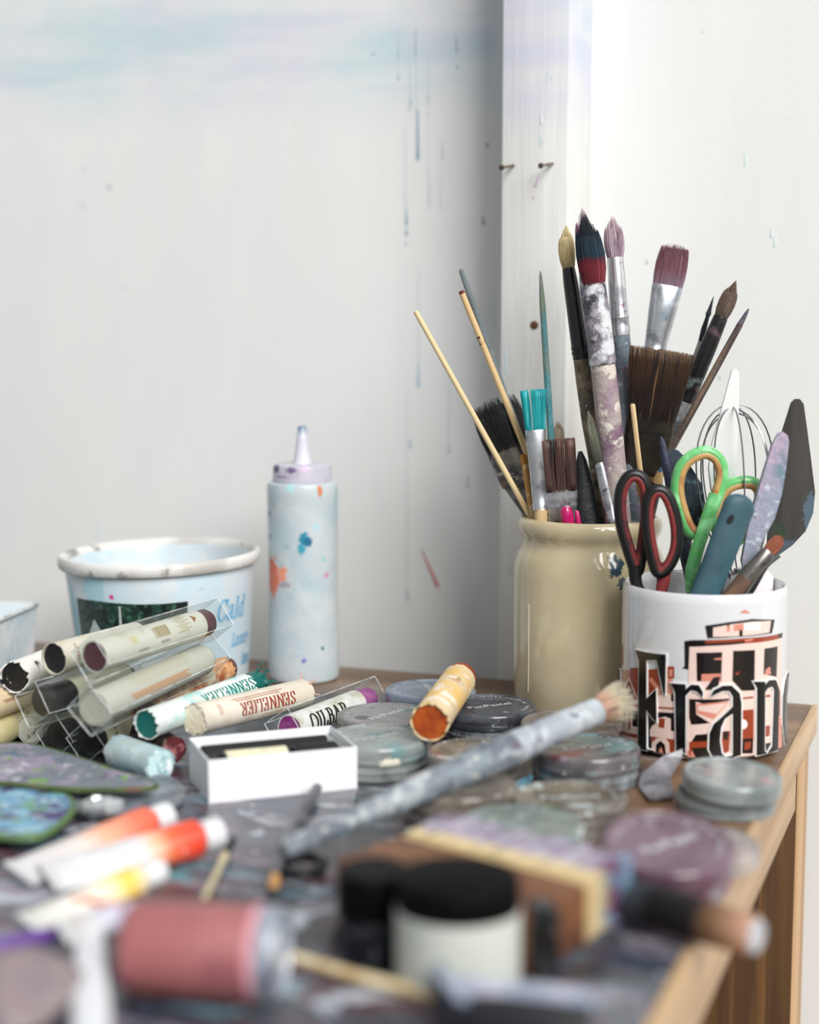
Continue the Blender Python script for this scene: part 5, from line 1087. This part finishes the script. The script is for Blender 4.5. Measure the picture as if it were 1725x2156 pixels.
# ================================================================== LONG BRUSH ACROSS THE POTS
A, B = Wz(598, 1790, .0125), Wz(1256, 1497, .0475); d = (B - A).normalized(); L = (B - A).length
lb = thing('paint_brush', 'long brush caked in pale blue-grey paint lying across the pastel pots', 'brush', A, frame(d))
hm = caked('long_brush', (126, 136, 144), ((98, 104, 114), 60, .52, .06, (1, 1, .7)), ((176, 184, 186), 80, .55, .05, (1, 1, .7)), ((196, 194, 188), 200, .64, .04), ((112, 166, 178), 70, .66, .05, (1, 1, .6)), ((96, 88, 100), 110, .66, .04), ((180, 96, 76), 110, .72, .02), ((196, 136, 100), 90, .73, .02))
obj('handle', loft([(0, .0040, .0040), (.002, .0052, .0052), (.04, .0060, .0060), (.10, .0080, .0080), (.14, .0092, .0092), (.155, .0092, .0092)], 24), hm, lb)
obj('ferrule', loft([(.153, .0086, .0086), (.157, .0090, .0090), (L - .006, .0078, .0078), (L - .0005, .0078, .0078), (L, .0074, .0074)], 24), caked('long_ferrule', (156, 163, 170), ((186, 192, 196), 50, .52, .08), ((120, 124, 138), 60, .6, .06), ((96, 80, 100), 120, .68, .04), ((110, 176, 204), 50, .70, .03)), lb)
obj('bristles', tuft(L - .001, L + .030, .0064, .0105, .0150, .8, 460, .002, .25, .55, 99), mat('long_bristles', (190, 178, 156), .6, zr=[(L - .001, (150, 110, 96)), (L + .006, (186, 150, 128)), (L + .014, (206, 196, 170)), (L + .026, (220, 214, 198))], layers=[((90, 78, 60), 200, .64, .05, (1, 1, .1))]), lb, angle=180)

# ================================================================== LEFT FOREGROUND: PALETTE PIECES, TUBES
def board(label, P, z, thick, m, edge, name='palette_piece', tiltz=None):
    o = Wz(P[0][0], P[0][1], z); o.z = 0
    pts = [Wz(p[0], p[1], (p[2] if len(p) > 2 else z)) for p in P]; c = sum(pts, Vector()) / len(pts); base = Vector((c.x, c.y, min(p.z for p in pts) - thick / 2))
    root = thing(name, label, 'palette', base)
    sp = [p - base for p in smooth_path(pts, 3, True)]
    nrm = (pts[1] - pts[0]).cross(pts[-1] - pts[0]); nrm = nrm if nrm.z > 0 else -nrm
    up = Vector((0, 0, 1))
    obj('board', plate(sp, thick, up), m, root, smooth=False)
    if edge: obj('painted_edge', tube([p + up * thick * .1 for p in sp], thick * .5, 6, True), edge, root)
    return root
def daub(n, base, *L): return mat('daub_' + n, base, .4, layers=[(l[0], l[1] * 2.0) + tuple(l[2:]) for l in L], bump=(110, .6))
board('grey round palette disc lying flat under the pointed palette piece', [(150, 1700), (160, 1668), (220, 1640), (300, 1630), (360, 1640), (388, 1662), (384, 1686), (340, 1700), (270, 1712), (190, 1720)], .0035, .003,
      daub('grey', (112, 118, 126), ((140, 144, 150), 30, .54, .08), ((90, 96, 106), 40, .56, .08), ((170, 172, 176), 60, .66, .04), ((120, 90, 96), 60, .70, .03)), None)
board('pointed palette piece daubed grey, green and red with a green rim', [(-70, 1585, .014), (-30, 1572, .014), (60, 1570, .014), (150, 1594, .013), (240, 1624, .012), (330, 1656, .0115), (260, 1664, .0115), (150, 1664, .0115), (20, 1652, .0115), (-70, 1640, .0115)], .013, .003,
      daub('pointed', (118, 124, 134), ((150, 140, 160), 30, .54, .06), ((200, 204, 208), 40, .62, .04), ((120, 158, 80), 40, .63, .04), ((78, 110, 130), 34, .60, .05), ((160, 60, 56), 60, .72, .02), ((84, 70, 96), 50, .64, .05)), mat('green_rim', (80, 98, 46), .5, layers=[((60, 80, 40), 60, .55, .1), ((120, 80, 70), 60, .66, .05)]))
board('rounded palette piece with thick blue, purple and green paint', [(-70, 1672), (20, 1664), (100, 1668), (148, 1686), (150, 1712), (118, 1745), (70, 1768), (0, 1764), (-70, 1750)], .008, .004,
      daub('bright', (110, 160, 190), ((74, 60, 110), 30, .55, .05), ((150, 190, 206), 40, .56, .05), ((110, 160, 70), 34, .60, .04), ((210, 214, 218), 60, .66, .04), ((60, 90, 110), 50, .62, .04), ((100, 60, 90), 50, .66, .03)), mat('grass_rim', (88, 118, 62), .5, layers=[((80, 96, 110), 40, .55, .08)]))
fo = Wz(215, 1716, .004)
ft = thing('foil_scrap', 'crumpled silver foil scrap on the grey palette disc', 'foil', Vector((fo.x, fo.y, .005)))
obj('foil', rough_up(xf(lathe([(0, 0), (.006, 0), (.0095, .002), (.0085, .006), (.004, .0085), (0, .009)], 16), Matrix.Scale(1.25, 4, (1, 0, 0))), .0022, 190, 5), mat('foil', (206, 210, 212), .25, .7), ft, angle=15)

def paint_tube(label, N, Fp, zn, zf, r, wide, zr, capm, name='paint_tube', caplen=.010, bend=0, nk=.6, extra=()):
    A, B = Wz(N[0], N[1], zn), Wz(Fp[0], Fp[1], zf); d = (B - A).normalized(); L = (B - A).length; lb_ = L - caplen - .003
    root = thing(name, label, 'paint tube', A, frame(d, 0, Vector((0, .35, -1))), 'paint tubes on the left')
    k = len(bpy.data.materials)
    m = mat('tube_skin_%d' % k, (230, 230, 232), .35, zr=[(z * lb_, c) for z, c in zr], layers=list(extra), bump=(60, .25))
    sec = [(0, wide, .0008), (.004, wide, .0009), (.0045, wide * .99, .0016), (lb_ * .3, wide * .9 + r * .1, r * .45), (lb_ * .6, r * 1.12, r * .8), (lb_ * .9, r, r), (lb_ * .985, r, r), (lb_, r * .9, r * .9), (lb_ + .003, r * .45, r * .45)]
    obj('body', loft(sec, 28), m, root)
    obj('crimp', box(-wide, wide, -.0011, .0011, 0, .004), mat('crimp_metal', (214, 214, 216), .35, .3), root, smooth=False)
    g = lathe([(0, lb_ + .002), (r * nk * .9, lb_ + .002), (r * nk, lb_ + .003), (r * nk * 1.02, L - .003), (r * nk * .95, L - .0006), (r * nk * .8, L), (0, L)], 28)
    obj('cap', g, capm, root)
whitecap = mat('white_cap', (216, 216, 219), .4)
paint_tube('white paint tube with a bright orange band and white cap, nearest of the orange pair', (98, 1848), (466, 1752), .006, .012, .0098, .0125, [(0, (214, 214, 217)), (.58, (212, 210, 211)), (.66, (236, 190, 160)), (.78, (236, 104, 66)), (.9, (232, 76, 50)), (1.0, (226, 66, 44))], whitecap, nk=.82, extra=[((240, 240, 242), 60, .66, .05)])
paint_tube('white paint tube with an orange shoulder lying behind the other orange one', (36, 1842), (356, 1716), .004, .0115, .0090, .0118, [(0, (210, 210, 213)), (.45, (216, 206, 200)), (.6, (238, 170, 140)), (.85, (232, 112, 84)), (1.0, (226, 100, 76))], whitecap, nk=.82)
paint_tube('small flattened paint tube with yellow and cream print in front of the orange pair', (58, 1950), (342, 1832), .004, .0105, .0075, .0095, [(0, (200, 200, 190)), (.3, (222, 220, 214)), (.52, (232, 228, 220)), (.7, (236, 220, 170)), (.85, (236, 196, 70)), (1.0, (226, 214, 196))], whitecap, nk=.8, extra=[((226, 120, 60), 60, .68, .03)])
paint_tube('short lilac-grey paint tube crossing below the yellow one', (128, 1966), (292, 1922), .013, .015, .0070, .0085, [(0, (196, 192, 186)), (.5, (206, 204, 206)), (1.0, (190, 190, 214))], mat('lilac_cap', (196, 196, 220), .4), nk=.85, caplen=.007)
# orange paint string, purple stick, white palette knife, lump
def rod(label, name, cat, pts, rad, m, pn='shaft', n=12, flat=1.0, extra=None, group=None):
    P = [Wz(p[0], p[1], p[2]) for p in pts]; o = P[0].copy(); root = thing(name, label, cat, o, None, group)
    obj(pn, tube([p - o for p in P], rad, n, flat=flat), m, root)
    if extra: extra(root, P, o)
    return root
rod('orange smear of squeezed paint between the yellow and lilac tubes', 'paint_squeeze', 'paint', [(190, 1898, .019), (235, 1908, .0185), (292, 1920, .018)], [.0012, .0022, .0014], mat('orange_paint', (226, 108, 50), .35))
rod('violet stick reaching in from the left edge', 'violet_stick', 'stick', [(-80, 2012, .008), (122, 1966, .006)], [.0040, .0036], mat('violet', (98, 62, 140), .4, layers=[((130, 100, 170), 60, .6, .06)]))
def wknife(root, P, o):
    pass
K0, K1 = Wz(188, 1958, .012), Wz(192, 2205, .010)
kn = thing('plastic_spatula', 'white plastic palette spatula pointing toward the viewer at the left', 'spatula', K1, frame(K0 - K1, 0, Vector((0, .4, -1))))
LL = (K0 - K1).length
obj('blade', loft([(0, .0070, .0026), (LL * .3, .0074, .0026), (LL * .6, .0066, .0024), (LL * .9, .0060, .0018), (LL * .98, .0046, .0016), (LL, .0012, .0010)], 20), mat('spatula_white', (220, 222, 226), .35), kn)
rg = Wz(20, 2130, 0)
rag = thing('paint_rag', 'crumpled pinkish-grey paint rag at the bottom left corner', 'rag', rg)
obj('cloth', rough_up(xf(lathe([(0, 0), (.022, 0), (.027, .004), (.025, .012), (.016, .020), (.006, .023), (0, .0235)], 36), Matrix.Scale(1.15, 4, (1, 0, 0))), .006, 60, 3), mat('rag_cloth', (132, 118, 120), .85, layers=[((160, 148, 150), 30, .54, .1), ((120, 110, 116), 40, .58, .08)]), rag)
# pink jar on its side
J0, J1 = Wz(272, 1992, .0192), Wz(596, 2010, .0192); d = (J1 - J0).normalized(); L = (J1 - J0).length
pj = thing('paint_jar', 'dusty pink jar lying on its side with a clear lid at the right', 'jar', J0, frame(d, 0, Vector((0, 1, -.5))))
obj('body', lathe([(0, 0), (.0168, 0), (.0182, .0012), (.0188, .004), (.0190, L * .5), (.0188, L - .014), (.0182, L - .011), (0, L - .011)], 48), mat('pink_paint', (156, 94, 94), .5, layers=[((164, 104, 104), 20, .55, .15), ((140, 82, 88), 30, .6, .1)]), pj)
obj('shoulder', lathe([(.0150, L - .012), (.0190, L - .0118), (.0193, L - .0100), (.0190, L - .0085), (.0150, L - .0085)], 48), mat('pink_shoulder', (212, 150, 160), .35), pj)
obj('lid', lathe([(0, L - .0085), (.0186, L - .0085), (.0190, L - .007), (.0188, L - .002), (.0176, L), (.0155, L), (.0150, L - .0015), (0, L - .0015)], 48), mat('glassy_lid', (150, 158, 172), .15, coat=.5, layers=[((206, 212, 220), 50, .54, .08), ((90, 92, 108), 40, .58, .08), ((170, 120, 150), 60, .7, .04)], alpha=.85), pj)

# ================================================================== CENTRE FOREGROUND
rod('dark grey modelling tool with a tan tip, leaning toward the white tray', 'modelling_tool', 'tool', [(566, 1868, .0045), (585, 1828, .005), (640, 1705, .0055), (668, 1660, .0055)], [.0018, .0026, .0034, .0030], mat('graphite', (70, 72, 78), .35, .2, layers=[((104, 106, 112), 60, .56, .1)]),
    extra=lambda r, P, o: obj('tip', tube([P[0] - o + Vector((.003, -.004, .003)), P[0] - o + Vector((.0025, .004, .0035))], [.0026, .0024], 12), mat('tan_tip', (206, 154, 92), .5), r))
c0 = Wz(636, 1822, .004)
rgm = thing('metal_ring', 'dark metal ring lying beside the end of the long brush', 'ring', Vector((c0.x, c0.y, .001)))
obj('ring', xf(tube([(.0105 * math.cos(a), .0125 * math.sin(a), .003) for a in [i * .2618 for i in range(24)]], .0026, 10, True), Matrix.Rotation(-.3, 4, 'Z')), mat('ring_black', (30, 30, 34), .35, .4), rgm)
rod('thin black-tipped wooden pick behind the pink jar', 'wooden_pick', 'stick', [(432, 1888, .004), (462, 1826, .0045), (474, 1800, .005), (492, 1768, .006)], [.0016, .0016, .0022, .0016], mat('pick_wood', (196, 186, 150), .55),
    extra=lambda r, P, o: obj('black_tip', tube([P[2] - o, P[3] - o], [.0024, .0018], 10), mat('pick_black', (28, 28, 32), .5), r))
rod('bamboo skewer lying in front of the black-lidded jar', 'bamboo_skewer', 'skewer', [(606, 2012, .004), (760, 2058, .004), (924, 2100, .004)], [.0022, .0025, .0026], bam)
# wide wooden block brush
b0, b1 = Wz(838, 1748, .031), Wz(1238, 1852, .031)
LB = (b1 - b0).length; dl = (b1 - b0); dl.z = 0; dl.normalize(); nb = Vector((-dl.y, dl.x, 0))
wb = thing('block_brush', 'wide wooden block brush with cream bristles tipped in lilac paint', 'brush', Vector((b0.x, b0.y, 0)), Matrix((dl, nb, Vector((0, 0, 1)))).transposed().to_quaternion())
obj('block', box(0, LB, -.044, 0, .0008, .029, .002), mat('block_wood', (112, 72, 46), .55, layers=[((88, 54, 34), 26, .54, .1, (.2, 1, 1)), ((150, 102, 62), 30, .64, .08, (.3, 1, 1))]), wb)
obj('bristle_bed', box(.001, LB - .001, -.001, .006, .0018, .0285, .001), mat('glue', (190, 164, 116), .6, layers=[((170, 110, 50), 60, .62, .06)]), wb)
rnd = random.Random(5); V, F = [], []
for i in range(2600):
    x = rnd.uniform(.001, LB - .001); z = rnd.uniform(.0025, .029); o = len(V); ln = .036 * rnd.uniform(.75, 1.05); fx = rnd.uniform(-.003, .005); fz = rnd.uniform(-.002, .004)
    for s in (0, .5, 1):
        for q in range(3):
            rr = .00045 * (1 - .4 * s); V.append((x + fx * s + rr * math.cos(2.09 * q), .005 + ln * s, z + fz * s * s + rr * math.sin(2.09 * q)))
    for k in range(2):
        for q in range(3): j = (q + 1) % 3; F.append((o + k * 3 + q, o + k * 3 + j, o + k * 3 + 3 + j, o + k * 3 + 3 + q))
brm = NB('block_bristles'); sx = brm.n('ShaderNodeSeparateXYZ'); brm.l(brm.co, sx.inputs[0])
fy = brm.ramp(brm.math('ADD', sx.outputs[1], brm.math('MULTIPLY', brm.math('SUBTRACT', brm.noise(80), .5), .012)), .011, .021)
tipc = brm.mix(brm.ramp(brm.noise(40), .45, .6), lin((150, 140, 160)), lin((176, 168, 182)))
tipc = brm.mix(brm.ramp(sx.outputs[0], LB - .014, LB - .002), tipc, brm.mix(brm.ramp(brm.noise(90), .46, .54), lin((104, 52, 88)), lin((104, 136, 160))))
brm.l(brm.mix(fy, lin((200, 182, 142)), tipc), brm.p.inputs['Base Color']); brm.p.inputs['Roughness'].default_value = .7
obj('bristles', (V, F), brm.m, wb)
# thick paint-caked handle at the table edge, dark shading put into its colours
H0, H1 = Wz(1336, 1896, .0135), Wz(1592, 1972, .0115); d = (H1 - H0).normalized(); L = (H1 - H0).length
hd = thing('brush_handle', 'thick dark paint-caked wooden handle stub jutting over the table edge', 'handle', H0, frame(d, 0, Vector((0, 1, -.5))))
obj('shaft', loft([(0, .0085, .0085), (.004, .0095, .0095), (L * .55, .0098, .0098), (L * .8, .0090, .0090), (L - .002, .0086, .0086), (L, .0076, .0076)], 28), mat('stub_paint_shade', (50, 50, 56), .5, zr=[(0, (66, 72, 80)), (L * .2, (17, 16, 20)), (L * .55, (24, 21, 23)), (L * .72, (120, 90, 66)), (L, (184, 142, 120))], layers=[((90, 104, 118), 60, .69, .04), ((110, 40, 50), 60, .70, .04)], bump=(120, .4), spec=.25), hd)
obj('end_grain', lathe([(0, L), (.0074, L), (.0066, L + .0012), (0, L + .0014)], 24), mat('end_paint', (170, 180, 188), .6, layers=[((196, 190, 190), 120, .58, .06)]), hd)
# black-lidded jars
JB = Wz(964, 2070); JB.z = 0
jar = thing('paint_jar', 'squat jar with a broad matt black lid and cream-white label in the foreground', 'jar', JB)
zl = .0335
jtop = CAMH - (JB.y) * ((1843 - CY) / FPX * CT + ST) / (CT + (CY - 1843) / FPX * ST)
r1 = 138 * JB.y / FPX
zt = jtop; zl = zt - .0115
obj('body', lathe([(0, 0), (r1 * .92, 0), (r1 * .99, .002), (r1, .004), (r1, zl - .001), (0, zl - .001)], 64), mat('jar_label', (204, 207, 198), .35, layers=[((194, 198, 190), 12, .55, .15)]), jar)
obj('lid', lathe([(r1 * .96, zl - .002), (r1 * .985, zl - .001), (r1 * .985, zt - .0018), (r1 * .965, zt - .0005), (r1 * .94, zt), (0, zt)], 64), mat('jar_lid_black', (8, 8, 9), .6, spec=.08), jar)
J2 = Wz(786, 2010); J2.z = 0
jar2 = thing('paint_jar', 'smaller all-black jar standing left of the cream-labelled one', 'jar', J2)
r2 = .0150; z2 = CAMH - J2.y * ((1828 - CY) / FPX * CT + ST) / (CT + (CY - 1828) / FPX * ST)
obj('body', lathe([(0, 0), (r2 * .92, 0), (r2 * .98, .002), (r2 * .98, z2 * .5), (0, z2 * .5)], 48), mat('jar_dark_glass', (24, 30, 40), .15, coat=.4), jar2)
obj('lid', lathe([(r2 * .97, z2 * .48), (r2, z2 * .5), (r2, z2 - .0015), (r2 * .95, z2), (0, z2)], 48), mat('jar_lid_black2', (7, 7, 8), .5, spec=.1), jar2)
J3 = Wz(1140, 2052); J3.z = 0
z3 = CAMH - J3.y * ((1898 - CY) / FPX * CT + ST) / (CT + (CY - 1898) / FPX * ST)
vi = thing('glass_vial', 'narrow glossy black vial right beside the cream-labelled jar', 'vial', J3)
obj('glass', lathe([(0, 0), (.0068, 0), (.0074, .001), (.0074, z3 - .006), (.0064, z3 - .003), (0, z3 - .003)], 32), mat('vial_glass', (6, 7, 9), .08, coat=.6), vi)
obj('stopper', lathe([(0, z3 - .003), (.0050, z3 - .003), (.0056, z3 - .002), (.0050, z3 - .0004), (0, z3)], 24), mat('vial_cap', (34, 36, 42), .15, coat=.5), vi)
# nearest scraper and black handle
S0, S1 = Wz(925, 2052, .020), Wz(1255, 2098, .016)
sc = thing('paint_scraper', 'blurred scraper blade crusted pale blue and lilac, nearest the viewer', 'scraper', Vector((S0.x, S0.y, 0)))
q = [Wz(918, 2050, .021), Wz(1240, 2092, .017), Wz(1262, 2125, .015), Wz(1100, 2145, .014), Wz(960, 2110, .017)]
obj('blade', plate([p - Vector((S0.x, S0.y, 0)) for p in q], .0022, (0, -.25, 1)), mat('crusted_blade', (136, 146, 164), .5, layers=[((184, 186, 200), 30, .54, .08), ((168, 150, 172), 40, .58, .06), ((120, 170, 160), 50, .66, .04)], bump=(90, .5)), sc, smooth=False)
hh = [Wz(955, 2135, .010), Wz(1060, 2150, .011), Wz(1245, 2165, .010)]
obj('handle', tube([p - Vector((S0.x, S0.y, 0)) for p in hh], [.0075, .0092, .0080], 16), mat('scraper_handle', (26, 26, 32), .4), sc)
rod('thin slate-blue brush handle stub standing in front of the jar', 'brush_handle', 'handle', [(935, 2110, .004), (925, 2040, .020)], [.0034, .0030], caked('slate_stub', (92, 104, 124), ((130, 140, 156), 60, .58, .06)))
